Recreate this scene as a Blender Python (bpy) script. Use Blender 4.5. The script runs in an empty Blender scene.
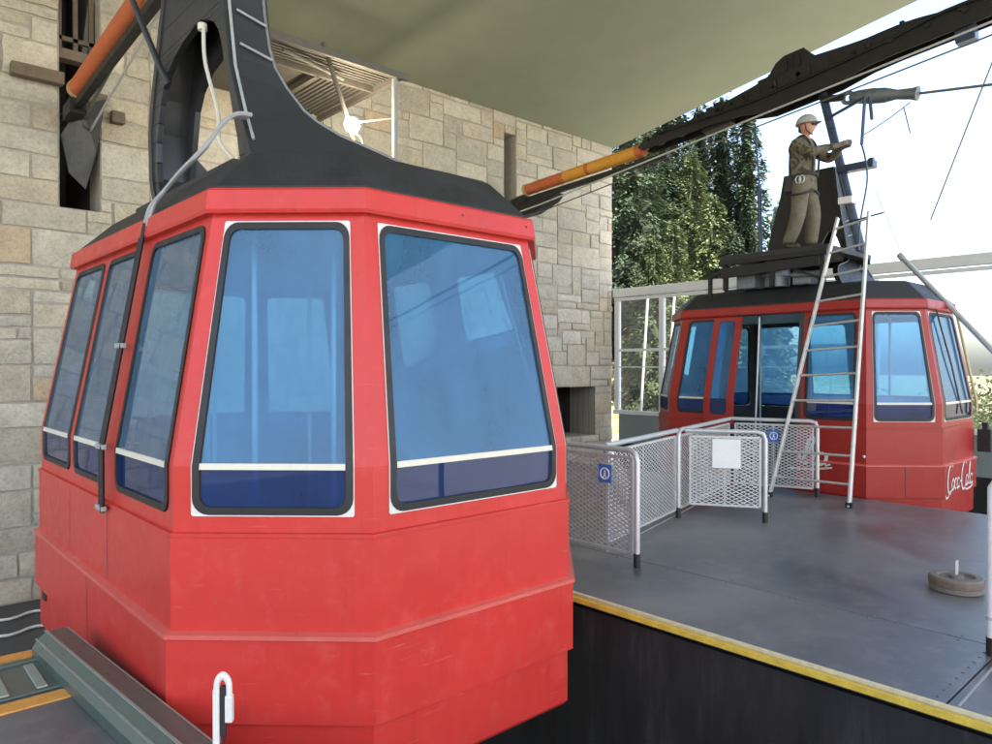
import bpy, bmesh, math, random
from mathutils import Vector, Matrix
R_ = math.radians
rnd = random.Random(7)
scene = bpy.context.scene
COL = scene.collection

# ------------------------------------------------------------------ helpers
def V(*a): return Vector(a)

class MB:
    """collects shapes; build() links them as one mesh object"""
    def __init__(s): s.v=[]; s.f=[]; s.m=[]; s.c=[]
    def add(s, verts, faces, mat=0, col=None):
        b=len(s.v); s.v += [tuple(p) for p in verts]
        for f in faces:
            s.f.append([b+i for i in f]); s.m.append(mat); s.c.append(col)
    def box(s, c, size, rot=None, mat=0):
        hx,hy,hz=[k/2 for k in size]; c=Vector(c)
        P=[V(x,y,z) for z in(-hz,hz) for x,y in((-hx,-hy),(hx,-hy),(hx,hy),(-hx,hy))]
        if rot is not None: P=[rot@p for p in P]
        s.add([c+p for p in P],[(3,2,1,0),(4,5,6,7),(0,1,5,4),(1,2,6,5),(2,3,7,6),(3,0,4,7)],mat)
    def beam(s, a, b, w, h, up=(0,0,1), mat=0):
        a=Vector(a); b=Vector(b); d=b-a; L=d.length; d.normalize()
        x=d.cross(Vector(up)); 
        if x.length<1e-4: x=d.cross(V(1,0,0))
        x.normalize(); z=x.cross(d)
        rot=Matrix((x,d,z)).transposed()
        s.box((a+b)/2,(w,L,h),rot,mat)
    def tube(s, pts, r, seg=8, mat=0, cap=True):
        pts=[Vector(p) for p in pts]; n=len(pts)
        rs=r if isinstance(r,(list,tuple)) else [r]*n
        T=[]
        for i in range(n):
            d=(pts[min(i+1,n-1)]-pts[max(i-1,0)]); 
            if d.length<1e-9: d=V(0,0,1)
            T.append(d.normalized())
        u=T[0].cross(V(0,0,1))
        if u.length<1e-3: u=T[0].cross(V(1,0,0))
        u.normalize(); vs=[]; fs=[]
        for i in range(n):
            u=(u-T[i]*u.dot(T[i])); u.normalize(); w=T[i].cross(u)
            for k in range(seg):
                a=2*math.pi*k/seg; vs.append(pts[i]+(u*math.cos(a)+w*math.sin(a))*rs[i])
        for i in range(n-1):
            for k in range(seg):
                k2=(k+1)%seg; fs.append((i*seg+k,i*seg+k2,(i+1)*seg+k2,(i+1)*seg+k))
        if cap: fs.append(tuple(range(seg))[::-1]); fs.append(tuple((n-1)*seg+k for k in range(seg)))
        s.add(vs,fs,mat)
    def prism(s, poly, axis, a, b, mat=0):
        """poly: 2d outline in the plane normal to axis; extruded from a to b"""
        def p3(p,t): return {'x':(t,p[0],p[1]),'y':(p[0],t,p[1]),'z':(p[0],p[1],t)}[axis]
        n=len(poly); vs=[p3(p,a) for p in poly]+[p3(p,b) for p in poly]
        fs=[(i,(i+1)%n,n+(i+1)%n,n+i) for i in range(n)]
        fs+=[tuple(range(n))[::-1], tuple(range(n,2*n))]
        s.add(vs,fs,mat)
    def lathe(s, prof, c=(0,0,0), seg=24, mat=0):
        vs=[];fs=[];n=len(prof)
        for r,z in prof:
            for k in range(seg):
                a=2*math.pi*k/seg; vs.append((c[0]+r*math.cos(a),c[1]+r*math.sin(a),c[2]+z))
        for i in range(n-1):
            for k in range(seg):
                k2=(k+1)%seg; fs.append((i*seg+k,i*seg+k2,(i+1)*seg+k2,(i+1)*seg+k))
        s.add(vs,fs,mat)
    def ring(s, A, B, mat=0):
        n=len(A); s.add(list(A)+list(B),[(i,(i+1)%n,n+(i+1)%n,n+i) for i in range(n)],mat)
    def build(s, name, mats, parent=None, smooth=None, bevel=0, normals=False, xf=None):
        me=bpy.data.meshes.new(name)
        vs=s.v if xf is None else [tuple(xf@Vector(p)) for p in s.v]
        me.from_pydata(vs,[],s.f)
        if not isinstance(mats,(list,tuple)): mats=[mats]
        for m in mats: me.materials.append(m)
        me.polygons.foreach_set('material_index', s.m)
        if any(c is not None for c in s.c):
            at=me.attributes.new('tone','FLOAT_COLOR','CORNER'); i=0
            buf=[]
            for f,c in zip(s.f,s.c):
                c=c or (1,1,1)
                for _ in f: buf += [c[0],c[1],c[2],1.0]
            at.data.foreach_set('color',buf)
        if normals:
            bm=bmesh.new(); bm.from_mesh(me); bmesh.ops.recalc_face_normals(bm,faces=bm.faces); bm.to_mesh(me); bm.free()
        if smooth is not None:
            me.polygons.foreach_set('use_smooth',[True]*len(me.polygons)); me.set_sharp_from_angle(angle=R_(smooth))
        me.update()
        o=bpy.data.objects.new(name,me); COL.objects.link(o)
        if parent is not None: o.parent=parent
        if bevel:
            b=o.modifiers.new('bevel','BEVEL'); b.width=bevel; b.segments=2; b.limit_method='ANGLE'; b.angle_limit=R_(40)
        return o

def tag(o,label=None,cat=None,group=None,kind=None):
    if label: o['label']=label
    if cat: o['category']=cat
    if group: o['group']=group
    if kind: o['kind']=kind
    return o
def empty(name,loc=(0,0,0),rz=0.0):
    o=bpy.data.objects.new(name,None); COL.objects.link(o); o.location=loc; o.rotation_euler=(0,0,rz); o.empty_display_size=.1
    return o
def smooth_path(pts, n=6):
    """Catmull-Rom through pts"""
    P=[Vector(p) for p in pts]; out=[]
    for i in range(len(P)-1):
        p0=P[max(i-1,0)];p1=P[i];p2=P[i+1];p3=P[min(i+2,len(P)-1)]
        for k in range(n):
            t=k/n
            out.append(.5*((2*p1)+(p2-p0)*t+(2*p0-5*p1+4*p2-p3)*t*t+(3*p1-p0-3*p2+p3)*t**3))
    out.append(P[-1]); return out
def sag(a,b,d,n=14):
    a=Vector(a);b=Vector(b)
    return [a.lerp(b,i/n)-V(0,0,d*4*(i/n)*(1-i/n)) for i in range(n+1)]

# ------------------------------------------------------------------ materials
class NT:
    def __init__(s,name):
        s.m=bpy.data.materials.new(name); s.m.use_nodes=True; s.t=s.m.node_tree; s.n=s.t.nodes; s.l=s.t.links
        s.b=s.n['Principled BSDF']; s.out=s.n['Material Output']
    def add(s,k,**kw):
        x=s.n.new(k)
        for a,b in kw.items():
            if hasattr(x,a): setattr(x,a,b)
        return x
    def link(s,a,b): s.l.new(a,b)
    def coord(s,which='Object',scale=(1,1,1)):
        c=s.add('ShaderNodeTexCoord'); mp=s.add('ShaderNodeMapping'); mp.inputs['Scale'].default_value=scale
        s.link(c.outputs[which],mp.inputs['Vector']); return mp.outputs[0]
    def noise(s,vec,scale,detail=5,rough=.6,dist=0):
        n=s.add('ShaderNodeTexNoise'); n.inputs['Scale'].default_value=scale; n.inputs['Detail'].default_value=detail
        n.inputs['Roughness'].default_value=rough; n.inputs['Distortion'].default_value=dist
        s.link(vec,n.inputs['Vector']); return n.outputs['Fac']
    def ramp(s,fac,stops):
        r=s.add('ShaderNodeValToRGB'); e=r.color_ramp.elements
        while len(e)<len(stops): e.new(.5)
        for i,(p,c) in enumerate(stops):
            e[i].position=p; e[i].color=(*c,1) if len(c)==3 else c
        s.link(fac,r.inputs[0]); return r.outputs[0]
    def mix(s,fac,a,b,mode='MIX'):
        x=s.add('ShaderNodeMix'); x.data_type='RGBA'; x.blend_type=mode
        for k,v in ((0,fac),(6,a),(7,b)):
            if hasattr(v,'links') or hasattr(v,'is_linked'): s.link(v,x.inputs[k])
            elif k==0: x.inputs[0].default_value=v
            else: x.inputs[k].default_value=(*v,1)
        return x.outputs[2]
    def bump(s,h,strength=.3,dist=.01):
        b=s.add('ShaderNodeBump'); b.inputs['Strength'].default_value=strength; b.inputs['Distance'].default_value=dist
        s.link(h,b.inputs['Height']); s.link(b.outputs[0],s.b.inputs['Normal'])
    def set(s,color=None,rough=None,metal=None,spec=None,coat=None):
        if color is not None:
            if isinstance(color,tuple): s.b.inputs['Base Color'].default_value=(*color,1)
            else: s.link(color,s.b.inputs['Base Color'])
        if rough is not None:
            if isinstance(rough,(int,float)): s.b.inputs['Roughness'].default_value=rough
            else: s.link(rough,s.b.inputs['Roughness'])
        if metal is not None: s.b.inputs['Metallic'].default_value=metal
        if spec is not None: s.b.inputs['Specular IOR Level'].default_value=spec
        if coat is not None: s.b.inputs['Coat Weight'].default_value=coat; s.b.inputs['Coat Roughness'].default_value=.15
        return s.m

def plain(name,color,rough=.5,metal=0.,var=.18,scale=6,bump=0,coat=None,rvar=.12):
    n=NT(name); v=n.coord()
    a=n.noise(v,scale,6,.65); b=n.noise(v,scale*7,4,.6)
    lo=tuple(c*(1-var) for c in color); hi=tuple(min(1,c*(1+var)) for c in color)
    c=n.ramp(a,[(.3,lo),(.7,hi)])
    c=n.mix(.35,c,n.ramp(b,[(.3,lo),(.7,hi)]))
    rr=n.ramp(a,[(.3,(max(0.02,rough-rvar),)*3),(.7,(min(1,rough+rvar),)*3)])
    if bump: n.bump(b,bump,.01)
    return n.set(c,rr,metal,coat=coat)

M={}
def red_paint(name,base,worn):
    n=NT(name); v=n.coord()
    a=n.noise(v,1.6,6,.6); b=n.noise(v,9,6,.7); sp=n.noise(v,45,3,.6)
    st=n.noise(n.coord('Object',(9,9,.55)),2.2,5,.65)            # vertical rain streaks
    c=n.ramp(a,[(.3,tuple(k*.86 for k in base)),(.68,base)])
    c=n.mix(n.ramp(b,[(.52,(0,0,0)),(.8,(.22,)*3)]),c,worn)
    c=n.mix(n.ramp(st,[(.56,(0,0,0)),(.75,(.30,)*3)]),c,tuple(k*.55 for k in base))
    sc=n.noise(n.coord('Object',(.9,.9,16)),3.0,4,.7)
    c=n.mix(n.ramp(sc,[(.66,(0,0,0)),(.72,(.5,)*3)]),c,worn)
    c=n.mix(n.ramp(sp,[(.67,(0,0,0)),(.72,(.75,)*3)]),c,(.20,.085,.065))
    r=n.ramp(b,[(.3,(.30,)*3),(.75,(.52,)*3)])
    n.bump(n.noise(v,2.6,3,.5),.25,.012)
    return n.set(c,r,0,spec=.32,coat=.10)
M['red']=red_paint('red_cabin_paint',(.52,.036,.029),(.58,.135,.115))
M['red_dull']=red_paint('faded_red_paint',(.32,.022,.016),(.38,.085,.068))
M['pink']=red_paint('worn_sheen_red_paint',(.58,.11,.09),(.62,.25,.22))  # paler red: wear plus gloss reflection put into the colour
M['roof_black']=plain('black_roof_felt',(.019,.020,.022),.62,var=.3,scale=5,bump=.25)
M['hanger']=plain('dark_slate_steel_paint',(.020,.022,.026),.46,var=.22,scale=3,bump=.12,coat=.15)
M['black']=plain('black_rubber',(.014,.014,.015),.6)
M['grease']=plain('greased_black_steel',(.0135,.0130,.0130),.5,metal=.25,var=.5,scale=14,bump=.4)
M['steel']=plain('dull_galvanised_steel',(.52,.53,.53),.42,metal=.35,var=.15,scale=12)
M['alu']=plain('worn_aluminium',(.60,.60,.58),.42,metal=.65,var=.15,scale=16)
M['white']=plain('weathered_white_paint',(.60,.59,.56),.5,var=.1,scale=9)
M['cream']=plain('cream_strip_paint',(.60,.575,.48),.5,var=.08,scale=9)
M['inner']=plain('dark_cabin_lining',(.035,.034,.036),.6)
M['inner_pale']=plain('grey_cabin_ceiling',(.45,.47,.48),.6)
M['cfloor']=plain('cabin_floor_rubber',(.08,.08,.085),.7)
M['cable_grey']=plain('grey_cable_sheath',(.30,.31,.31),.5)
M['wire']=plain('steel_wire_rope',(.16,.155,.15),.45,metal=.5,var=.3,scale=40)
M['brass']=plain('yellowed_steel_rod',(.46,.36,.20),.45,metal=.3)
M['blue_tube']=plain('blue_grey_steel_tube',(.055,.075,.125),.33,metal=.35,var=.2,scale=5)
M['orange']=plain('rusty_orange_paint',(.46,.11,.035),.55,var=.3,scale=10)
M['amber']=plain('amber_paint',(.60,.28,.03),.5,var=.2,scale=10)
M['yellow']=plain('worn_yellow_paint',(.62,.45,.06),.55,var=.3,scale=14)
M['pale_yellow']=plain('pale_yellow_paint',(.60,.55,.34),.6,var=.25,scale=14)
M['orange_line']=plain('worn_orange_line_paint',(.60,.30,.06),.6,var=.3,scale=14)
M['green']=plain('dark_green_steel_paint',(.055,.085,.072),.36,var=.25,scale=7,bump=.1,coat=.2)
M['green_light']=plain('rubbed_green_edge',(.24,.30,.27),.4,metal=.2,var=.25,scale=12)
M['rust']=plain('rusty_cast_iron',(.16,.115,.085),.7,var=.4,scale=18,bump=.4)
M['rust_light']=plain('pale_rusty_iron',(.16,.14,.118),.7,var=.3,scale=18,bump=.4)
M['signblue']=plain('blue_sign_enamel',(.05,.16,.50),.4,var=.08)
M['signwhite']=plain('white_sign_board',(.78,.79,.78),.5,var=.06)
M['frame_white']=plain('white_window_frame_paint',(.72,.74,.75),.45,var=.08,scale=5)
M['panel_grey']=plain('grey_green_panel_paint',(.22,.27,.26),.5,var=.12,scale=3)
M['hoist_grey']=plain('blue_grey_socket_steel',(.17,.19,.20),.5,metal=.4,var=.3,scale=20,bump=.2)
M['grating']=plain('rusty_light_grating',(.11,.10,.085),.6,var=.3,scale=12)
M['plywood']=plain('dim_deck_board',(.10,.09,.075),.7,var=.35,scale=5)

def make_glass(name,tint,body,bodymix,rough=.02,film=.0):
    n=NT(name); n.n.remove(n.b); v=n.coord()
    tr=n.add('ShaderNodeBsdfTransparent'); tr.inputs[0].default_value=(*tint,1)
    df=n.add('ShaderNodeBsdfDiffuse'); tl=n.add('ShaderNodeBsdfTranslucent')
    for x in(df,tl): x.inputs[0].default_value=(*body,1)
    m1=n.add('ShaderNodeMixShader'); m1.inputs[0].default_value=.5; n.link(df.outputs[0],m1.inputs[1]); n.link(tl.outputs[0],m1.inputs[2])
    body_noise=n.noise(n.coord('Object',(1,1,.6)),2.0,6,.65)
    f=n.ramp(body_noise,[(.30,(bodymix*.75,)*3),(.75,(min(1,bodymix*1.25+film),)*3)])
    m2=n.add('ShaderNodeMixShader'); n.link(f,m2.inputs[0]); n.link(tr.outputs[0],m2.inputs[1]); n.link(m1.outputs[0],m2.inputs[2])
    gl=n.add('ShaderNodeBsdfGlossy'); gl.inputs['Roughness'].default_value=rough
    bp=n.add('ShaderNodeBump'); bp.inputs['Strength'].default_value=.06; bp.inputs['Distance'].default_value=.02
    n.link(n.noise(v,1.7,2,.5),bp.inputs['Height']); n.link(bp.outputs[0],gl.inputs['Normal'])
    fr=n.add('ShaderNodeFresnel'); fr.inputs[0].default_value=1.5; n.link(bp.outputs[0],fr.inputs['Normal'])
    m3=n.add('ShaderNodeMixShader'); n.link(fr.outputs[0],m3.inputs[0]); n.link(m2.outputs[0],m3.inputs[1]); n.link(gl.outputs[0],m3.inputs[2])
    n.link(m3.outputs[0],n.out.inputs[0]); return n.m
M['blue_glass']=make_glass('blue_tinted_acrylic',(.48,.84,1.0),(.12,.45,.90),.43)
M['side_glass']=make_glass('reflection_grey_blue_acrylic',(.52,.76,.94),(.24,.43,.66),.50)  # greyer panes: reflected stone and sky mixed into the colour
M['navy_glass']=make_glass('navy_painted_pane',(.10,.24,.62),(.016,.060,.24),.70)
M['clear_glass']=make_glass('dusty_clear_glass',(.88,.91,.90),(.6,.6,.56),.06)

def mat_stone():
    n=NT('ashlar_stone'); v=n.coord()
    at=n.add('ShaderNodeAttribute'); at.attribute_name='tone'
    a=n.noise(v,3.5,7,.7); b=n.noise(v,22,6,.7)
    c=n.mix(1.0,at.outputs['Color'],n.ramp(a,[(.25,(.72,.72,.70)),(.75,(1.12,1.10,1.06))]),'MULTIPLY')
    c=n.mix(.6,c,n.ramp(b,[(.28,(.55,.52,.48)),(.55,(1,1,1))]),'MULTIPLY')
    n.bump(b,.7,.03); return n.set(c,.88,0,spec=.2)
M['stone']=mat_stone()
M['mortar']=plain('lime_mortar',(.36,.335,.285),.9,var=.25,scale=9,bump=.4)
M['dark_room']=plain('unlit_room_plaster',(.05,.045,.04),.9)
M['old_wood']=plain('weathered_timber',(.15,.115,.08),.8,var=.35,scale=8,bump=.3)
M['sheet']=plain('greyish_plastic_sheet',(.085,.088,.088),.4,var=.3,scale=6)
def mat_brickback():
    n=NT('rough_rear_masonry'); v=n.coord()
    br=n.add('ShaderNodeTexBrick'); br.inputs['Scale'].default_value=1.4
    br.inputs['Color1'].default_value=(.40,.36,.29,1); br.inputs['Color2'].default_value=(.30,.27,.22,1); br.inputs['Mortar'].default_value=(.2,.18,.15,1)
    n.link(v,br.inputs['Vector']); return n.set(br.outputs['Color'],.9)
M['rear']=mat_brickback()
def mat_floor():
    n=NT('dark_blue_grey_deck'); v=n.coord()
    a=n.noise(v,.55,7,.62,.6); b=n.noise(v,5,6,.7); g=n.noise(v,60,4,.7)
    c=n.ramp(a,[(.34,(.064,.070,.080)),(.50,(.116,.124,.136)),(.64,(.178,.185,.188))])
    c=n.mix(n.ramp(b,[(.50,(0,0,0)),(.72,(.65,)*3)]),c,(.19,.188,.18))
    c=n.mix(n.ramp(g,[(.60,(0,0,0)),(.72,(.45,)*3)]),c,(.024,.025,.028))
    r=n.ramp(a,[(.3,(.28,)*3),(.7,(.46,)*3)]); n.bump(g,.18,.004)
    return n.set(c,r,0,spec=.45)
M['floor']=mat_floor()
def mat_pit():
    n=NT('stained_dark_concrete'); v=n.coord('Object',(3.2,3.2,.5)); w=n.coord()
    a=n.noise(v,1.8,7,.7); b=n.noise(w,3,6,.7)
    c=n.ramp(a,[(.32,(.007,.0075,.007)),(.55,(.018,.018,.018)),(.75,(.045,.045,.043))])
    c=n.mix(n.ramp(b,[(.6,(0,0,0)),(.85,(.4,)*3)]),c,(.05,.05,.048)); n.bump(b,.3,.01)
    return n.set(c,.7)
M['pit']=mat_pit()
M['pit_floor']=plain('lit_dark_pit_floor',(.055,.056,.058),.7,var=.35,scale=1.5)  # lighter than the pit walls; stronger light is put into this colour
def mat_ceiling():
    n=NT('olive_grey_soffit'); v=n.coord()
    a=n.noise(v,.45,4,.55); b=n.noise(v,1.8,6,.6)
    c=n.ramp(a,[(.3,(.225,.25,.18)),(.7,(.255,.275,.20))])
    c=n.mix(.3,c,n.ramp(b,[(.35,(.215,.24,.175)),(.7,(.265,.285,.215))]))
    return n.set(c,.75)
M['ceiling']=mat_ceiling()
def mat_ground():
    n=NT('dry_grass_slope'); v=n.coord()
    a=n.noise(v,.35,8,.7); b=n.noise(v,2.5,8,.72)
    c=n.ramp(a,[(.35,(.075,.085,.03)),(.5,(.22,.18,.09)),(.68,(.30,.255,.16))])
    c=n.mix(n.ramp(b,[(.45,(0,0,0)),(.65,(.75,)*3)]),c,(.26,.24,.205)); n.bump(b,.8,.15)
    return n.set(c,.95,0,spec=.1)
M['ground']=mat_ground()
M['bounce_slab']=plain('pale_bounce_concrete',(.34,.33,.29),.85,var=.15,scale=1.2,bump=.2)
def mat_leaf(name,lo,hi,tr=.25):
    n=NT(name); v=n.coord()
    oi=n.add('ShaderNodeObjectInfo')
    a=n.noise(v,.9,4,.6); c=n.ramp(a,[(.32,lo),(.66,hi)])
    at=n.add('ShaderNodeAttribute'); at.attribute_name='tone'
    c=n.mix(1.0,c,at.outputs['Color'],'MULTIPLY')
    c=n.mix(.25,c,n.ramp(oi.outputs['Random'],[(0,tuple(k*.6 for k in lo)),(1,tuple(k*1.2 for k in hi))]))
    n.set(c,.7,0,spec=.25)
    tl=n.add('ShaderNodeBsdfTranslucent'); n.link(c,tl.inputs[0])
    mx=n.add('ShaderNodeMixShader'); mx.inputs[0].default_value=tr
    n.link(n.b.outputs[0],mx.inputs[1]); n.link(tl.outputs[0],mx.inputs[2]); n.link(mx.outputs[0],n.out.inputs[0]); return n.m
M['needle']=mat_leaf('dark_spruce_needles',(.034,.058,.036),(.078,.110,.060))
M['needle_lit']=mat_leaf('sunlit_yellow_green_needles',(.058,.088,.036),(.130,.155,.070))  # sunlit copy of the needles, sunlight put into the colour
M['needle_blue']=mat_leaf('bluish_needles',(.050,.085,.085),(.10,.14,.14))
M['leaf']=mat_leaf('broad_green_leaves',(.035,.062,.020),(.085,.115,.042),.3)
M['bark']=plain('rough_bark',(.10,.075,.055),.9,var=.3,scale=9,bump=.5)
def mat_camo():
    n=NT('camouflage_cloth'); v=n.coord()
    a=n.noise(v,7,3,.55,.8); b=n.noise(v,11,3,.55,.5)
    c=n.ramp(a,[(.40,(.075,.068,.050)),(.47,(.195,.172,.130)),(.58,(.130,.118,.085))])
    c=n.mix(n.ramp(b,[(.56,(0,0,0)),(.60,(1,1,1))]),c,(.062,.052,.038))
    n.bump(n.noise(v,14,3,.5),.6,.02)
    return n.set(c,.9,0,spec=.15)
M['camo']=mat_camo()
M['tan']=plain('tan_work_trousers',(.128,.111,.080),.9,var=.5,scale=7,bump=.5)
M['skin']=plain('skin',(.50,.25,.17),.5,var=.08)
M['helmet']=plain('pale_grey_helmet',(.36,.37,.36),.4,var=.2,scale=12)
M['glove']=plain('leather_work_glove',(.17,.15,.125),.8,var=.2)
M['boot']=plain('dark_boot_leather',(.055,.042,.033),.6)
M['hair']=plain('dark_hair',(.02,.016,.012),.7)
M['strap']=plain('black_webbing',(.03,.03,.03),.8)
n=NT('lamp_glow'); n.n.remove(n.b); e=n.add('ShaderNodeEmission'); e.inputs[0].default_value=(1,.86,.62,1); e.inputs[1].default_value=60; n.link(e.outputs[0],n.out.inputs[0]); M['lamp']=n.m

# ------------------------------------------------------------------ camera, world, sun
FPX=724.0
cam=bpy.data.cameras.new('camera'); co=bpy.data.objects.new('camera',cam); COL.objects.link(co); scene.camera=co
co.location=(0,0,1.6); co.rotation_euler=(R_(90-.396),0,-R_(42.4)); cam.sensor_width=36; cam.lens=FPX/992*36; cam.clip_end=3000; cam.clip_start=.05
SUN_EL, SUN_AZ = 57, 196        # azimuth clockwise from +Y: behind the camera, a little to the left
w=bpy.data.worlds.new('World'); scene.world=w; w.use_nodes=True
nt=w.node_tree; bg=nt.nodes['Background']; sky=nt.nodes.new('ShaderNodeTexSky'); sky.sky_type='NISHITA'; sky.sun_disc=False
sky.sun_elevation=R_(SUN_EL); sky.sun_rotation=R_(SUN_AZ); sky.air_density=1.0; sky.dust_density=6.5; sky.ozone_density=.4; sky.altitude=900
nt.links.new(sky.outputs[0],bg.inputs[0]); bg.inputs[1].default_value=.15
sd=bpy.data.lights.new('sun','SUN'); sd.energy=4.0; sd.angle=R_(.6); sd.color=(1,.95,.86); so=bpy.data.objects.new('sun',sd); COL.objects.link(so)
dirv=V(math.sin(R_(SUN_AZ))*math.cos(R_(SUN_EL)), math.cos(R_(SUN_AZ))*math.cos(R_(SUN_EL)), math.sin(R_(SUN_EL)))
so.rotation_euler=dirv.to_track_quat('Z','Y').to_euler()
vs=scene.view_settings; vs.view_transform='Standard'; vs.look='None'; vs.gamma=1; vs.use_curve_mapping=False; vs.exposure=2.25
scene.cycles.transparent_max_bounces=24; scene.cycles.max_bounces=10; scene.cycles.diffuse_bounces=6

# ------------------------------------------------------------------ setting
def hills():
    def hh(x,y):
        d=math.hypot(x,y); s=.883*y-.469*x
        k=max(0,min(1,(s+0.5)/7)); k=k*k*(3-2*k)
        g=max(0,min(1,(d-19)/26)); z=-2.2+k*g*7.5
        if x>14: z+=.5*math.sin(x*.9+y*.5)*min(1,(d-15)/8 if d>15 else 0)*k+.25*math.sin(x*2.3-y*1.7)*k*min(1,max(0,(d-17)/6))
        if s<0 and d>20: z-=min(14,(d-20)*.12)*min(1,-s/6)
        return z
    xs=[-400,-200,-100,-50,-25]+[-12+i*1.2 for i in range(72)]+[80,100,140,220,400]
    ys=[-400,-200,-100,-50,-28]+[-20+i*1.2 for i in range(72)]+[72,90,130,220,400]
    m=MB(); vv=[(x,y,hh(x,y)) for y in ys for x in xs]; nx=len(xs)
    ff=[(j*nx+i,j*nx+i+1,(j+1)*nx+i+1,(j+1)*nx+i) for j in range(len(ys)-1) for i in range(nx-1)]
    m.add(vv,ff); tag(m.build('ground',M['ground'],smooth=60),kind='structure'); return hh
ground_z=hills()
m=MB(); m.add([(-400,-400,-30),(3000,-400,-30),(3000,3000,-30),(-400,3000,-30)],[(0,1,2,3)])
m.add([(-3000,-3000,-30.01),(3000,-3000,-30.01),(3000,-400,-30.01),(-3000,-400,-30.01)],[(0,1,2,3)])
tag(m.build('valley_floor',M['ground']),kind='structure')
m=MB(); m.box((0,-21,-1.95),(84,30.0,.3)); m.box((27.0,2.0,-1.95),(24,15.98,.3)); m.box((-24.9,3.0,-1.95),(34,17.98,.3)); tag(m.build('bounce_ground',M['bounce_slab']),kind='structure')  # unseen pale slabs added to bounce sunlight up under the roof

# dock pits and decks
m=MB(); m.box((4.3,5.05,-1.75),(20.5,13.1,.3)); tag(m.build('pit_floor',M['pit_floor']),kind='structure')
m=MB()
E1,E2=3.83,9.22
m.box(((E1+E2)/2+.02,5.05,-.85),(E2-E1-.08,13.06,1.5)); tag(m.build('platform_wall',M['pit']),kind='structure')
m=MB()
def plate(x0,x1,y0,y1,z=0,t=.08):
    g=.004; m.box(((x0+x1)/2,(y0+y1)/2,z-t/2),(x1-x0-2*g,y1-y0-2*g,t))
plate(E1+.05,4.9,-1.5,1.09); plate(E1+.05,4.9,1.09,7.0); plate(E1+.05,4.9,7.0,11.58)
plate(4.9,E2,-1.5,11.58)
for k in range(26):
    for x in(4.855,4.945): m.lathe([(.011,0.0),(.010,.004),(.0,.005)],(x,-1.2+k*.5,0),8)
for k in range(10): m.lathe([(.011,0.0),(.010,.004),(.0,.005)],(3.95+k*.1,1.14,0),8)
tag(m.build('platform_deck',M['floor'],bevel=.004),kind='structure')
m=MB(); m.box((E1+.033,5.05,-.003),(.024,13.0,.02),mat=1); m.box((E1-.012,5.05,-.022),(.036,13.0,.03),mat=0)
m.box((E1+.0135,5.05,-.04),(.013,13.0,.03),mat=2)
tag(m.build('edge_line',[M['yellow'],M['pale_yellow'],M['black']]),kind='structure')
m=MB(); m.box((-2.55,1.65,-.04),(6.9,6.3,.08)); tag(m.build('boarding_deck',M['floor'],bevel=.004),kind='structure')
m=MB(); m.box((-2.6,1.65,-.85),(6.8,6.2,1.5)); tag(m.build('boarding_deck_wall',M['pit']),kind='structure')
m=MB(); m.beam((4.92,3.98,.003),(9.2,5.12,.003),.012,.006); m.beam((3.9,1.04,.003),(4.86,1.06,.003),.010,.006)
tag(m.build('floor_joint',M['cable_grey']),kind='structure')
m=MB()
for y,wd in((4.72,.10),(4.03,.11)): m.box((-1.5,y,.004),(4.72,wd,.008))
tag(m.build('floor_line',M['orange_line']),kind='structure')

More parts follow.
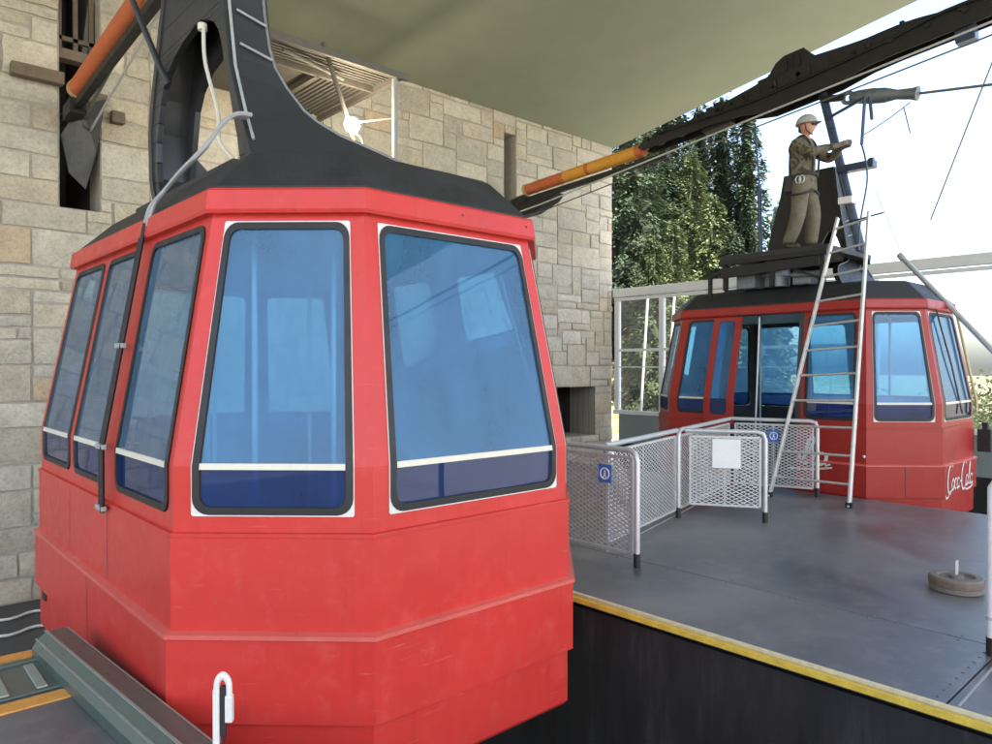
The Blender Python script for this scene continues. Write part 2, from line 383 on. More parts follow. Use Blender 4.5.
# ------------------------------------------------------------------ stone building
def stone_building():
    root=empty('stone_building',(4.3,11.6,-1.6)); off=Vector((4.3,11.6,-1.6))
    tag(root,'station building of pale squared stone blocks with narrow slit openings','building')
    G=.17; X0=-6.0; Z0=-1.6; NI=121; NJ=66
    holes=[(49,52,32,57),(99,101,39,49),(109,117,9,16)]
    occ=[[0]*NJ for _ in range(NI)]
    for a,b,c,d in holes:
        for i in range(a,b):
            for j in range(c,d): occ[i][j]=1
    r=random.Random(21); st=MB()
    warm=[(.50,.45,.36),(.52,.475,.385),(.48,.44,.36),(.54,.50,.42),(.49,.46,.39),(.50,.475,.41),(.47,.44,.375),(.55,.52,.44)]
    for j in range(NJ):
        for i in range(NI):
            if occ[i][j]: continue
            h=r.choice([1,2,2,2,3,3]) ; wd=r.choice([2,3,4,4,5,5,6]) if h>1 else r.choice([3,4,5])
            k=0
            while k<wd and i+k<NI and not occ[i+k][j]: k+=1
            wd=k; hh=1
            while hh<h and j+hh<NJ and all(not occ[i+q][j+hh] for q in range(wd)): hh+=1
            hh=min(hh,max(1,wd))
            if hh==wd==3: hh=2
            for q in range(wd):
                for z in range(hh): occ[i+q][j+z]=2
            x0=X0+i*G;x1=x0+wd*G;z0=Z0+j*G;z1=z0+hh*G
            g=.010+.004*r.random(); p=.016+.022*r.random()
            x0+=g+r.uniform(0,.012);x1-=g+r.uniform(0,.012);z0+=g+r.uniform(0,.01);z1-=g+r.uniform(0,.01)
            nx=max(2,min(5,wd+1)); nz=max(2,hh+1); vs_=[];fs_=[]
            tx=r.uniform(-.01,.01); tz=r.uniform(-.008,.008)
            for b in range(nz+1):
                for a in range(nx+1):
                    u=a/nx; t=b/nz; edge=(a in(0,nx)) or (b in(0,nz))
                    jx=r.uniform(-.008,.008); jz=r.uniform(-.008,.008)
                    pr=p+tx*(u-.5)*2+tz*(t-.5)*2+(r.uniform(-.010,.010) if not edge else -.012)
                    vs_.append((x0+(x1-x0)*u+jx,11.6-pr,z0+(z1-z0)*t+jz))
            N=(nx+1)
            for b in range(nz):
                for a in range(nx): fs_.append((b*N+a,b*N+a+1,(b+1)*N+a+1,(b+1)*N+a))
            per=[a for a in range(N)]+[b*N+nx for b in range(1,nz+1)]+[nz*N+a for a in range(nx-1,-1,-1)]+[b*N for b in range(nz-1,0,-1)]
            base=len(vs_)
            for q in per: vs_.append((vs_[q][0],11.606,vs_[q][2]))
            for q in range(len(per)):
                q2=(q+1)%len(per); fs_.append((per[q2],per[q],base+q,base+q2))
            c=r.choice(warm); k=r.uniform(.90,1.10)*1.06
            if r.random()<.025: c=(.52,.42,.30)
            c=tuple(v*k for v in c)
            st.add([Vector(v)-off for v in vs_],fs_,0,c)
    st.build('wall',M['stone'],root,smooth=38)
    co_=MB()
    def hole(i,j): return any(a<=i<b and c<=j<d for a,b,c,d in holes)
    # mortar face, split into strips round the openings
    for i in range(NI):
        j=0
        while j<NJ:
            if hole(i,j): j+=1; continue
            k=j
            while k<NJ and not hole(i,k): k+=1
            x0=X0+i*G; co_.add([Vector(v)-off for v in((x0,11.603,Z0+j*G),(x0+G,11.603,Z0+j*G),(x0+G,11.603,Z0+k*G),(x0,11.603,Z0+k*G))],[(0,1,2,3)])
            j=k
    co_.build('mortar_bed',M['mortar'],root)
    sh=MB()
    x1=X0+NI*G; zt=Z0+NJ*G
    for a,b in (((x1,11.606),(x1,18)),((x1,18),(X0,18)),((X0,18),(X0,11.606))):
        sh.add([Vector(v)-off for v in((a[0],a[1],-2.5),(b[0],b[1],-2.5),(b[0],b[1],zt),(a[0],a[1],zt))],[(0,1,2,3)])
    sh.add([Vector(v)-off for v in((X0,11.606,zt),(x1,11.606,zt),(x1,18,zt),(X0,18,zt))],[(0,1,2,3)])
    sh.build('rear_wall',M['rear'],root)
    for idx,(a,b,c,d) in enumerate(holes):
        rm=MB(); xa,xb,za,zb=X0+a*G,X0+b*G,Z0+c*G,Z0+d*G; dp=.55 if idx<2 else .8; y0,y1=11.59,11.6+dp
        P=lambda x,y,z:Vector((x,y,z))-off
        for q in(((xa,y0,za),(xa,y1,za),(xa,y1,zb),(xa,y0,zb)),((xb,y1,za),(xb,y0,za),(xb,y0,zb),(xb,y1,zb)),
                 ((xa,y0,za),(xb,y0,za),(xb,y1,za),(xa,y1,za)),((xa,y1,zb),(xb,y1,zb),(xb,y0,zb),(xa,y0,zb))):
            rm.add([P(*v) for v in q],[(0,1,2,3)],0)
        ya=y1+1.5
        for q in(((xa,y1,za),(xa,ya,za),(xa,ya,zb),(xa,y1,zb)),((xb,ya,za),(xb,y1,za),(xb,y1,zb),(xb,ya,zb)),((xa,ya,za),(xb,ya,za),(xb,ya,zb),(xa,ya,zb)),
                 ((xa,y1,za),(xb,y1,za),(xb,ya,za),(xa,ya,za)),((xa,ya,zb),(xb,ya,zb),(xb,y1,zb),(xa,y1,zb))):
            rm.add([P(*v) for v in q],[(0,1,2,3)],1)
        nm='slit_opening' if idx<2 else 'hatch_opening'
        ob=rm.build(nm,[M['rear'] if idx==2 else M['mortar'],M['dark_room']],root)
        if idx==0:
            bm_=MB(); bm_.box(P((xa+xb)/2,11.75,6.02),(xb-xa,.2,.14)); bm_.build('timber_lintel',M['old_wood'],ob)
            fr=MB()
            for x in(xa+.05,xb-.05,(xa+xb)/2): fr.box(P(x,11.85,6.75),(.06,.06,1.3))
            fr.box(P((xa+xb)/2,11.85,6.3),(xb-xa,.06,.06)); fr.build('casement',M['old_wood'],ob)
    return root
stone_building()

# roof slab over the station, falling towards the stone wall
m=MB(); tz=math.tan(R_(9.3)); ya,yb=11.56,-14.0; za=7.14; zb=za+(ya-yb)*tz  # unseen front end of the roof lengthened to keep the sun out
m.add([(-7,ya,za),(14.6,ya,za),(14.6,yb,zb),(-7,yb,zb),(-7,ya,za+.35),(14.6,ya,za+.35),(14.6,yb,zb+.35),(-7,yb,zb+.35)],
      [(0,1,2,3),(7,6,5,4),(4,5,1,0),(5,6,2,1),(6,7,3,2),(7,4,0,3)])
tag(m.build('station_roof',M['ceiling'],normals=True),'broad olive grey soffit of the station roof sloping over the docks','roof')

# ------------------------------------------------------------------ glazed side screen
def glazed_screen():
    X=14.6; root=empty('glazed_screen',(X,6,0)); tag(root,'white framed glass screen along the open side behind the far cabin','glass wall')
    P=lambda x,y,z:V(x-X,y-6,z)
    f=MB(); y0,y1=0.2,11.53
    f.box(P(X,(y0+y1)/2,3.46),(.16,y1-y0,.20)); f.box(P(X+.02,(y0+y1)/2,3.30),(.10,y1-y0,.07)); f.box(P(X,(y0+y1)/2,.47),(.12,y1-y0,.10))
    f.build('frame',M['frame_white'],root,bevel=.01)
    posts=[11.43,10.1,7.7,5.34,2.95,.35]
    for y in posts:
        q=MB(); q.box(P(X,y,1.89),(.12,.12 if y!=5.34 else .2,2.72)); q.build('post',M['frame_white'],root,bevel=.008)
    for a,b in zip(posts,posts[1:]):
        g=MB(); g.add([P(X,b+.06,.52),P(X,a-.06,.52),P(X,a-.06,3.26),P(X,b+.06,3.26)],[(0,1,2,3)]); go=g.build('glass_pane',M['clear_glass'],root)
        if a>7:
            t=MB(); t.box(P(X-.02,(a+b)/2,2.02),(.05,a-b-.12,.07)); t.box(P(X-.02,(a+b)/2,1.6),(.03,a-b-.12,.03)); t.build('glazing_bar',M['frame_white'],root)
        lp=MB(); lp.box(P(X+.01,(a+b)/2,.06),(.06,a-b-.1,.72)); lp.build('lower_panel',M['panel_grey'],root)
    lw=MB(); lw.box(P(X+.02,(y0+y1)/2,-.95),(.1,y1-y0,1.3)); lw.build('plinth',M['pit'],root)
glazed_screen()
for (a,b,lab) in (((16.1,11.6,3.45),(15.8,11.75,-1.7),'pale slanting pole added for a reflection in the glass nearest the stone building'),((16.3,10.9,3.45),(16.0,11.1,-1.7),'pale slanting pole added for a reflection in the glass nearest the far cabin')):
    m=MB(); m.tube([a,b],.035,8); tag(m.build('reflection_pole',M['white'],smooth=40),lab,'pole','slanting poles added as reflections in the glass')  # poles added to stand for slanting reflections in the glass

# ------------------------------------------------------------------ cabins
HW,HL,CX,CY=1.34,2.09,.68,.655
BEND,SILL,TOP=1.15,.85,2.34
def octa(s,z):
    k=.4142*s
    return [V(-HW+s,-HL+CY+k,z),V(-HW+CX+k,-HL+s,z),V(HW-CX-k,-HL+s,z),V(HW-s,-HL+CY+k,z),
            V(HW-s,HL-CY-k,z),V(HW-CX-k,HL-s,z),V(-HW+CX+k,HL-s,z),V(-HW+s,HL-CY-k,z)]
def inset(z):
    return .04 if z<=BEND else .04+(z-BEND)/(TOP-BEND)*.22
def fpt(i,fr,z,o=0.):
    """point on facet i (0 = near left chamfer, 1 = near end, 7 = left side), outward offset o"""
    q=octa(inset(z)-o,z); return q[i].lerp(q[(i+1)%8],fr)
def flen(i):
    q=octa(.04,1); return (q[(i+1)%8]-q[i]).length
def loop(i,a,b,z0,z1,r,o,k=6):
    """rounded rectangle on a facet: a,b in metres at the bend"""
    L=flen(i); out=[]
    def arc(cx,cz,t0):
        for q in range(k): 
            t=t0+(math.pi/2)*q/(k-1); out.append((cx+r*math.cos(t),cz+r*math.sin(t)))
    arc(a+r,z0+r,math.pi); arc(b-r,z0+r,1.5*math.pi)
    if z0<BEND<z1: out.append((b,BEND))
    arc(b-r,z1-r,0); arc(a+r,z1-r,math.pi/2)
    if z0<BEND<z1: out.append((a,BEND))
    return [fpt(i,x/L,z,o) for x,z in out]
def split_loop(lp,k=6):
    """upper and lower faces of a loop made by loop() across the bend"""
    rb=2*k; lb=4*k+1
    lower=[lp[lb]]+lp[0:2*k]+[lp[rb]]; upper=lp[rb:lb+1]
    return upper,lower
def window(root,i,a,b,trim=True,z0=.925,z1=2.30,glass='blue_glass',bar='cream'):
    g0=.006 if trim else .003
    lpO=loop(i,a+g0,b-g0,z0+g0,z1-g0,.075,.008); lpI=loop(i,a+g0+.034,b-g0-.034,z0+g0+.034,z1-g0-.034,.055,.010)
    up,lo=split_loop(lpI)
    lpP=loop(i,a+g0+.016,b-g0-.016,z0+g0+.016,z1-g0-.016,.062,-.002); up,lo=split_loop(lpP)
    p=MB(); p.add(up,[tuple(range(len(up)))]); po=p.build('window',M[glass],root)
    p=MB(); p.add(lo,[tuple(range(len(lo)))]); p.build('lower_pane',M['navy_glass'],po)
    g=MB(); lpB=loop(i,a+g0,b-g0,z0+g0,z1-g0,.075,-.004); lpC=loop(i,a+g0+.034,b-g0-.034,z0+g0+.034,z1-g0-.034,.055,-.004)
    g.ring(lpO,lpI); g.ring(lpI,lpC); g.ring(lpB,lpO); g.build('window_gasket',M['black'],po,smooth=50)
    L=flen(i); c=MB(); q=[]
    for o in(.001,.012):
        q+=[fpt(i,(a+g0+.036)/L,BEND-.014,o),fpt(i,(b-g0-.036)/L,BEND-.014,o),fpt(i,(b-g0-.036)/L,BEND+.014,o),fpt(i,(a+g0+.036)/L,BEND+.014,o)]
    c.add(q,[(0,1,2,3),(4,5,6,7),(0,1,5,4),(1,2,6,5),(2,3,7,6),(3,0,4,7)]); c.build('window_bar',M[bar],po,normals=True)
    if trim:
        t=MB(); t.ring(loop(i,a,b,z0,z1,.012,.005),loop(i,a+g0,b-g0,z0+g0,z1-g0,.075,.005)); t.ring(loop(i,a,b,z0,z1,.012,-.003),loop(i,a,b,z0,z1,.012,.005)); t.build('window_trim',M['white'],po)
    return po
def panel(mb,i,a,b,hole=None,z0=SILL,z1=TOP):
    if hole:
        A=loop(i,a,b,z0,z1,.0008,0); ha,hb,hz0,hz1,r=hole; B=loop(i,ha,hb,hz0,hz1,r,0)
        mb.ring(A,B); 
        A2=loop(i,a,b,z0,z1,.0008,-.045); B2=loop(i,ha,hb,hz0,hz1,r,-.045); mb.ring(B2,A2,1); mb.ring(B,B2,1)
    else:
        A=loop(i,a,b,z0,z1,.0008,0); up,lo=split_loop(A); mb.add(up,[tuple(range(len(up)))]); mb.add(lo,[tuple(range(len(lo)))])
        A=loop(i,a,b,z0,z1,.0008,-.045); up,lo=split_loop(A); mb.add(up[::-1],[tuple(range(len(up)))],1); mb.add(lo[::-1],[tuple(range(len(lo)))],1)

def script_logo(mb,mapf,height,skip=None):
    """joined-up white lettering; letters are strokes in a slanted frame"""
    S=[]
    def C(x,s): return [(x+s*(.62*math.cos(t)+.62),s*(.9*math.sin(t)+.72)) for t in [R_(q) for q in range(50,321,15)]]
    def o(x): return [(x+.26*math.cos(t)+.26,.32*math.sin(t)+.34) for t in [R_(q) for q in range(60,430,20)]]
    def c(x): return [(x+.26*math.cos(t)+.26,.32*math.sin(t)+.34) for t in [R_(q) for q in range(50,330,20)]]
    def a(x): return o(x)+[(x+.53,.62),(x+.51,.15),(x+.60,.02),(x+.74,.12)]
    def l(x): return [(x,.05),(x+.22,.75),(x+.30,1.35),(x+.16,1.5),(x+.07,1.2),(x+.07,.2),(x+.16,.02),(x+.32,.12)]
    S=[(C(0,1),.15),(o(1.0),.12),(c(1.62),.12),(a(2.2),.12),([(2.95,.38),(3.22,.42)],.12),(C(3.25,1),.15),(o(4.35),.12),(l(4.98),.12),(a(5.4),.12),
       ([(.75,.0),(.35,-.35),(-.1,-.42),(-.3,-.2)],.09),([(4.0,-.02),(4.6,-.28),(5.6,-.22),(6.25,-.05)],.09)]
    tot=6.2
    for pts,wd in S:
        pts=[Vector((p[0]+.22*p[1],p[1])) for p in pts]; n_=len(pts); L=[];Rr=[]
        for k in range(n_):
            d=pts[min(k+1,n_-1)]-pts[max(k-1,0)]; nn=Vector((-d.y,d.x)).normalized()
            ww=wd*(.55+.45*abs(math.sin(math.pi*(k+.7)/(n_+.4))))/2*1.25
            L.append(pts[k]+nn*ww); Rr.append(pts[k]-nn*ww)
        for k in range(n_-1):
            q=[L[k],L[k+1],Rr[k+1],Rr[k]]; cx=sum(p.x for p in q)/4
            if skip and skip(cx/tot): continue
            mb.add([mapf(p.x/tot,p.y*height) for p in q],[(3,2,1,0)])

def cabin(name,loc,label,mir,red,open_door):
    root=empty(name,loc); tag(root,label,'cable car','cable car cabins in the two docks')
    body=MB(); RD=M[red]
    # lower body: skirt, belly, waist
    lev=[(-.325,.05),(-.30,.03),(-.002,.03),(.0,.0),(.385,.0),(.39,.025),(SILL-.02,.025),(SILL-.018,.019),(SILL,.019),(SILL+.002,.04)]
    rings=[octa(s,z) for z,s in lev]
    dl=(1.02,1.96) if open_door else None                     # door bay on facet 7 (left side), metres from its far corner
    L7=flen(7)
    for A,B in zip(rings,rings[1:]):
        for i in range(8):
            j=(i+1)%8
            if i==7 and dl:
                f0,f1=dl[0]/L7,dl[1]/L7
                for p,q in((0,f0),(f1,1)):
                    body.add([A[i].lerp(A[j],p),A[i].lerp(A[j],q),B[i].lerp(B[j],q),B[i].lerp(B[j],p)],[(0,1,2,3)])
                if A[0].z<-.01: body.add([A[i].lerp(A[j],f0),A[i].lerp(A[j],f1),B[i].lerp(B[j],f1),B[i].lerp(B[j],f0)],[(0,1,2,3)])
            else: body.add([A[i],A[j],B[j],B[i]],[(0,1,2,3)])
    body.add(octa(.05,-.325),[tuple(range(8))[::-1]],1)
    lin0,lin1=octa(.09,.03),octa(.09,SILL+.0)
    for i in range(8):
        j=(i+1)%8
        if i==7 and dl:
            f0,f1=dl[0]/L7,dl[1]/L7
            for p,q in((0,f0),(f1,1)): body.add([lin0[i].lerp(lin0[j],p),lin0[i].lerp(lin0[j],q),lin1[i].lerp(lin1[j],q),lin1[i].lerp(lin1[j],p)],[(3,2,1,0)],1)
        else: body.add([lin0[i],lin0[j],lin1[j],lin1[i]],[(3,2,1,0)],1)
    # glazed upper walls
    wins=[]
    for i in (0,2,4,6):
        L=flen(i); h=(.085,L-.085,.925,2.30,.012); panel(body,i,0,L,h); wins.append((i,h[0],h[1],True))
    for i in (1,5):
        L=flen(i); h=(.085,L-.085,.925,2.30,.012); panel(body,i,0,L,h); wins.append((i,h[0],h[1],True))
    side=[(.09,.90),(1.00,1.66),(1.93,2.78)] if not open_door else [(.14,.86),None,(2.06,2.72)]
    for i in (7,3):
        L=flen(i); bays=[]
        sd_=side if i==7 else [(L-b,L-a) for a,b in [(.09,.90),(1.00,1.66),(1.93,2.78)]][::-1]
        cuts=[0]; 
        if i==7 and open_door: cuts=[0,.98,2.0,L]
        else: cuts=[0,(sd_[0][1]+sd_[1][0])/2,(sd_[1][1]+sd_[2][0])/2,L]
        for k in range(3):
            if sd_[k] is None: continue
            a,b=sd_[k]; panel(body,i,cuts[k],cuts[k+1],(a,b,.925,2.29,.065)); wins.append((i,a,b,False))
    bo=body.build('body',[RD,M['inner']],root)
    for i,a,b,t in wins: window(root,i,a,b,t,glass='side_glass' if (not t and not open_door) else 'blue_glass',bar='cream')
    sm_=MB()
    def seam(i,f,z0,z1,o0): 
        a0=octa(o0-.003,z0); a1=octa(o0-.003,z1); L=flen(i)
        def pt(A,ff): return A[i].lerp(A[(i+1)%8],ff)
        sm_.add([pt(a0,f-.003/L),pt(a0,f+.003/L),pt(a1,f+.003/L),pt(a1,f-.003/L)],[(0,1,2,3)])
    for f in (.335,.64):
        if not open_door: seam(7,f,.42,SILL-.03,.025)
    if open_door:
        seam(0,.5,.0,.37,0.0); seam(1,.5,.0,.37,.0)
    else:
        seam(2,.5,.0,.37,.0); seam(7,.52,.0,.37,.0)
    sm_.build('panel_seam',M['inner'],root)
    # rub rail
    rl=MB()
    for za,sa,zb_,sb in((.374,.0,.380,-.011),(.380,-.011,.400,-.011),(.400,-.011,.409,.026)):
        rl_a,rl_b=octa(sa,za),octa(sb,zb_)
        for i in range(8):
            j=(i+1)%8
            if i==7 and dl:
                f0,f1=dl[0]/L7,dl[1]/L7
                for p,q in((0,f0),(f1,1)): rl.add([rl_a[i].lerp(rl_a[j],p),rl_a[i].lerp(rl_a[j],q),rl_b[i].lerp(rl_b[j],q),rl_b[i].lerp(rl_b[j],p)],[(0,1,2,3)])
            else: rl.add([rl_a[i],rl_a[j],rl_b[j],rl_b[i]],[(0,1,2,3)])
    rl.build('rub_rail',M['pink'],root)
    # roof band, roof
    bd=MB(); ls=[(2.335,.30),(2.335,.222),(2.352,.215),(2.445,.228),(2.458,.24),(2.458,.29)]
    for (z0,s0),(z1,s1) in zip(ls,ls[1:]):
        A,B=octa(s0,z0),octa(s1,z1)
        for i in range(8): bd.add([A[i],A[(i+1)%8],B[(i+1)%8],B[i]],[(0,1,2,3)])
    bd.build('roof_band',RD,root)
    rf=MB(); ls=[(2.452,.262),(2.475,.268),(2.69,.485),(2.715,.53)]
    for (z0,s0),(z1,s1) in zip(ls,ls[1:]):
        A,B=octa(s0,z0),octa(s1,z1)
        for i in range(8): rf.add([A[i],A[(i+1)%8],B[(i+1)%8],B[i]],[(0,1,2,3)])
    rf.add(octa(.53,2.715),[tuple(range(8))]); rf.build('roof',M['roof_black'],root,bevel=.008)
    ce=MB(); ce.add(octa(.30,2.325),[tuple(range(8))[::-1]]); ce.build('ceiling',M['inner_pale'],root)
    fl=MB(); fl.add(octa(.06,.03),[tuple(range(8))]); fl.build('floor',M['cfloor'],root)
    for x,y in((-.75,-1.05),(-.1,-.75),(.45,.6),(-.35,.55),(-.62,-.02)) if not open_door else ((.1,-1.2),(.5,.9)):
        p=MB(); p.tube([(x,y,.03),(x,y,2.325)],.017,8); p.build('grab_pole',M['steel'],root,smooth=40)
    b=MB(); b.box((.1,1.45,.44),(1.6,.36,.06)); b.box((.1,1.6,.24),(1.5,.06,.4)); b.build('bench',M['cfloor'],root,bevel=.02)
    # hanger: offset box arm with an arched side plate and flared end plates
    sx=-1 if not mir else 1
    def flip(o): return o
    def X(x): return x*(-sx)
    h=empty('hanger',(0,0,0)); h.parent=root
    off=0.0 if not mir else -.18
    xo=-.68
    def xs(x): return (x*1.0 if not mir else -(x))+off
    def yf(z): 
        t=[(2.70,-.92),(2.83,-.85),(3.1,-.70),(3.4,-.56),(4.0,-.43),(5.0,-.33),(6.1,-.22)]
        for (a,ya),(b_,yb_) in zip(t,t[1:]):
            if z<=b_: return ya+(yb_-ya)*(z-a)/(b_-a)
        return t[-1][1]
    KB=1.0 if not mir else .70
    def ybk(z):
        t=[(2.70,.70),(2.78,.80),(2.95,.90),(3.38,.93),(3.8,.79),(4.23,.62),(5.0,.42),(6.1,.22)]
        for (a,ya),(b_,yb_) in zip(t,t[1:]):
            if z<=b_: return (ya+(yb_-ya)*(z-a)/(b_-a))*KB
        return t[-1][1]
    ZT=6.1 if not mir else 4.55
    zs=[2.70,2.78,2.83,2.95,3.1,3.25,3.38,3.6,3.8,4.0,4.23,4.55,5.0,5.5,6.1]
    zs=[z for z in zs if z<=ZT]; HM=M['hanger'] if not mir else M['grease']
    # side plate with arch
    def side_plate(x0,x1,arch):
        # strips: front leg, back leg, then solid above the arch apex
        mb=MB()
        az=arch[-1][0]
        def quadbox(a,b,c,d):   # (y,z) quads
            p=[(xs(x0),*q) for q in(a,b,c,d)]+[(xs(x1),*q) for q in(a,b,c,d)]
            mb.add(p,[(0,1,2,3),(7,6,5,4),(0,4,5,1),(1,5,6,2),(2,6,7,3),(3,7,4,0)])
        zz=sorted(set([z for z in zs if z<az]+[a[0] for a in arch]))
        def arc(z,side):
            for p,q in zip(arch,arch[1:]):
                if z<=q[0]+1e-9:
                    t=(z-p[0])/(q[0]-p[0]); return p[side]+(q[side]-p[side])*t
            return arch[-1][side]
        for z0,z1 in zip(zz,zz[1:]):
            quadbox((yf(z0),z0),(arc(z0,1),z0),(arc(z1,1),z1),(yf(z1),z1))
            quadbox((arc(z0,2),z0),(ybk(z0),z0),(ybk(z1),z1),(arc(z1,2),z1))
        up=[az]+[z for z in zs if z>az]
        for z0,z1 in zip(up,up[1:]): quadbox((yf(z0),z0),(ybk(z0),z0),(ybk(z1),z1),(yf(z1),z1))
        return mb
    arch=[(2.70,-.70,.58),(2.80,-.69,.68),(2.95,-.65,.76),(3.1,-.59,.79),(3.25,-.54,.785),(3.38,-.49,.75),(3.5,-.45,.70),(3.6,-.41,.64),(3.68,-.37,.55),(3.75,-.30,.42),(3.80,-.20,.24),(3.84,-.08,-.0)]
    if mir: arch=[(2.70,-.66,-.05),(3.0,-.58,-.10),(3.3,-.50,-.16),(3.5,-.43,-.24),(3.6,-.36,-.30)]
    side_plate(xo,xo+.045,arch).build('side_plate',HM,h,normals=True,bevel=.006)
    arch2=arch if mir else [(3.38,-.46,.70),(3.5,-.43,.67),(3.62,-.37,.58),(3.72,-.30,.42),(3.82,-.09,-.03)]
    sp=side_plate(xo+.24,xo+.28,arch2); sp.build('inner_plate',HM,h,normals=True)
    def end_plate(yfun,dy,prof,nm):
        mb=MB()
        for (z0,x0),(z1,x1) in zip(prof,prof[1:]):
            ya,yb_=yfun(z0),yfun(z1); p=[(xs(xo-.012),ya,z0),(xs(x0),ya,z0),(xs(x1),yb_,z1),(xs(xo-.012),yb_,z1)]
            q=[(a,b_+dy,c) for a,b_,c in p]
            mb.add(p+q,[(0,1,2,3),(7,6,5,4),(0,4,5,1),(1,5,6,2),(2,6,7,3),(3,7,4,0)])
        mb.build(nm,HM,h,normals=True)
    prof=[(2.70,.62),(2.80,.60),(2.90,.52),(2.98,.38),(3.03,.18),(3.08,-.04),(3.14,-.18),(3.2,-.26),(3.34,-.345),(3.46,-.40),(3.58,-.425),(3.8,-.435),(4.23,-.44),(4.55,-.44),(5.0,-.44),(6.1,-.44)]
    prof=[p for p in prof if p[0]<=ZT]
    end_plate(lambda z:yf(z)-.012,.07,prof,'front_plate')
    prof2=[(2.70,.55),(2.80,.42),(2.90,.18),(3.0,-.10),(3.1,-.26),(3.2,-.36),(3.34,-.42),(3.58,-.435),(4.23,-.44),(4.55,-.44),(6.1,-.44)]
    prof2=[p for p in prof2 if p[0]<=ZT]
    end_plate(lambda z:ybk(z)-.058,.07,prof2,'rear_plate')
    lp_=MB(); lp_.tube([(xs(x+.004),yf(z)-.012,z) for z,x in prof],.011,6); lp_.build('edge_highlight',M['hoist_grey'],h,smooth=40)  # lighter tube added as a highlight along the front plate edge
    # seams / conduit on front plate
    cd=MB()
    for z,x1 in((3.50,-.42),(3.72,-.435)): cd.tube([(xs(xo+.06),yf(z+.05)-.03,z+.05),(xs(x1),yf(z)-.03,z)],.008,6)
    cd.tube([(xs(xo+.02),yf(zz)-.025,zz) for zz in(2.9,3.1,3.4,3.8,4.2,4.5)],.010,6); cd.build('conduit',M['cable_grey'],h,smooth=40)
    hp=MB(); hp.tube([(xs(xo+.02) if not mir else .5,0,5.95),(.05,0,5.95)],.09,14); hp.build('pivot_pin',M['grease'],h,smooth=40)
    st_=MB(); st_.box((xs(-.15),0,2.735),(1.3,1.75,.05)); st_.build('hanger_base',M['roof_black'],h,bevel=.01)
    return root,fpt

c1,_=cabin('cable_car_cabin',(2.43,4.826,0),'large red cable car cabin in the near dock with closed blue windows',False,'red',False)
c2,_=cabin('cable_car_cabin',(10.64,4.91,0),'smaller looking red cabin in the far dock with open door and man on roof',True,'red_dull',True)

def part(mb,name,mat,parent,**k): return mb.build(name,mat,parent,**k)
# --- near cabin fittings (local coordinates)
m=MB()
for f,o in((1.76/flen(7),.035),(1.85/flen(7),.05)):
    m.tube([fpt(7,f,z,o) for z in(.80,1.15,1.6,2.0,2.42)],.013,8)
m.build('door_rod',M['grease'],c1,smooth=40)
for z in(.82,1.16,1.72): 
    m=MB(); p=fpt(7,1.80/flen(7),z,.045); m.box(p,(.03,.13,.03)); m.build('rod_clamp',M['cable_grey'],c1,bevel=.006)
m=MB()
for k in range(3):
    d=.03*k
    m.tube(smooth_path([(-.69,-.88+d,3.02),(-.80,-.86+d,2.99),(-.93,-.78-d,2.80),(-.99+d*.4,-.62,2.70+d*.3),(-1.02,-.45,2.62),(-1.085,-.40-d,2.52),(-1.11,-.38-d,2.40)]),.013,6)
m.build('looped_cable',M['cable_grey'],c1,smooth=40)
m=MB(); m.tube(smooth_path([(-.71,-.22,3.72),(-.715,-.26,3.5),(-.70,-.42,3.15),(-.72,-.50,2.95),(-.66,-.66,2.78)]),.012,6); m.lathe([(0,.03),(.03,.02),(.03,-.02),(0,-.03)],(-.71,-.2,3.74),10); m.build('hanging_cable',M['cream'],c1,smooth=40)
m=MB(); m.box(fpt(7,.06,.06,-.0),(.05,.10,.30)); m.build('side_bumper',M['black'],c1,bevel=.01)
# roof ribs/handles
m=MB(); 
for x in(-.05,.42): m.tube([(x,-HL+.255,2.45),(x+.09,-HL+.23,2.40)],.012,6)
m.build('roof_hook',M['black'],c1)
m=MB(); m.tube(smooth_path([(.2,-.55,2.72),(.3,-.6,2.85),(.62,-.6,2.80),(.95,-.6,2.73)]),.03,8); m.build('roof_hose',M['black'],c1,smooth=40)
# --- far cabin fittings
# slid door leaf
dl=MB(); L7=flen(7); zA,zB=.03,2.30
def leaf(fr,z,o): 
    if z<SILL: q=octa(.02-o,z); return q[7].lerp(q[0],fr)
    return fpt(7,fr,z,o)
lw=(.62,1.07)
do=empty('door'); do.parent=c2
b=MB(); A=loop(7,lw[0],lw[1],.80,2.31,.0008,.05); B=loop(7,lw[0]+.09,lw[1]-.09,.925,2.26,.06,.05); b.ring(A,B)
A2=loop(7,lw[0],lw[1],.80,2.31,.0008,.015); B2=loop(7,lw[0]+.09,lw[1]-.09,.925,2.26,.06,.015); b.ring(B2,A2); b.ring(A,A2); b.ring(B,B2)
q0=[octa(-.045,z) for z in(.04,.80)]
b.add([q0[0][7].lerp(q0[0][0],lw[0]/L7),q0[0][7].lerp(q0[0][0],lw[1]/L7),q0[1][7].lerp(q0[1][0],lw[1]/L7),q0[1][7].lerp(q0[1][0],lw[0]/L7)],[(0,1,2,3)])
b.build('door_panel',M['red_dull'],do)
A=loop(7,lw[0]+.09,lw[1]-.09,.925,2.26,.06,.03); up,lo=split_loop(A)
g=MB(); g.add(up,[tuple(range(len(up)))]); g.build('door_glass',M['blue_glass'],do)
g=MB(); g.add(lo,[tuple(range(len(lo)))]); g.build('door_lower_pane',M['navy_glass'],do)
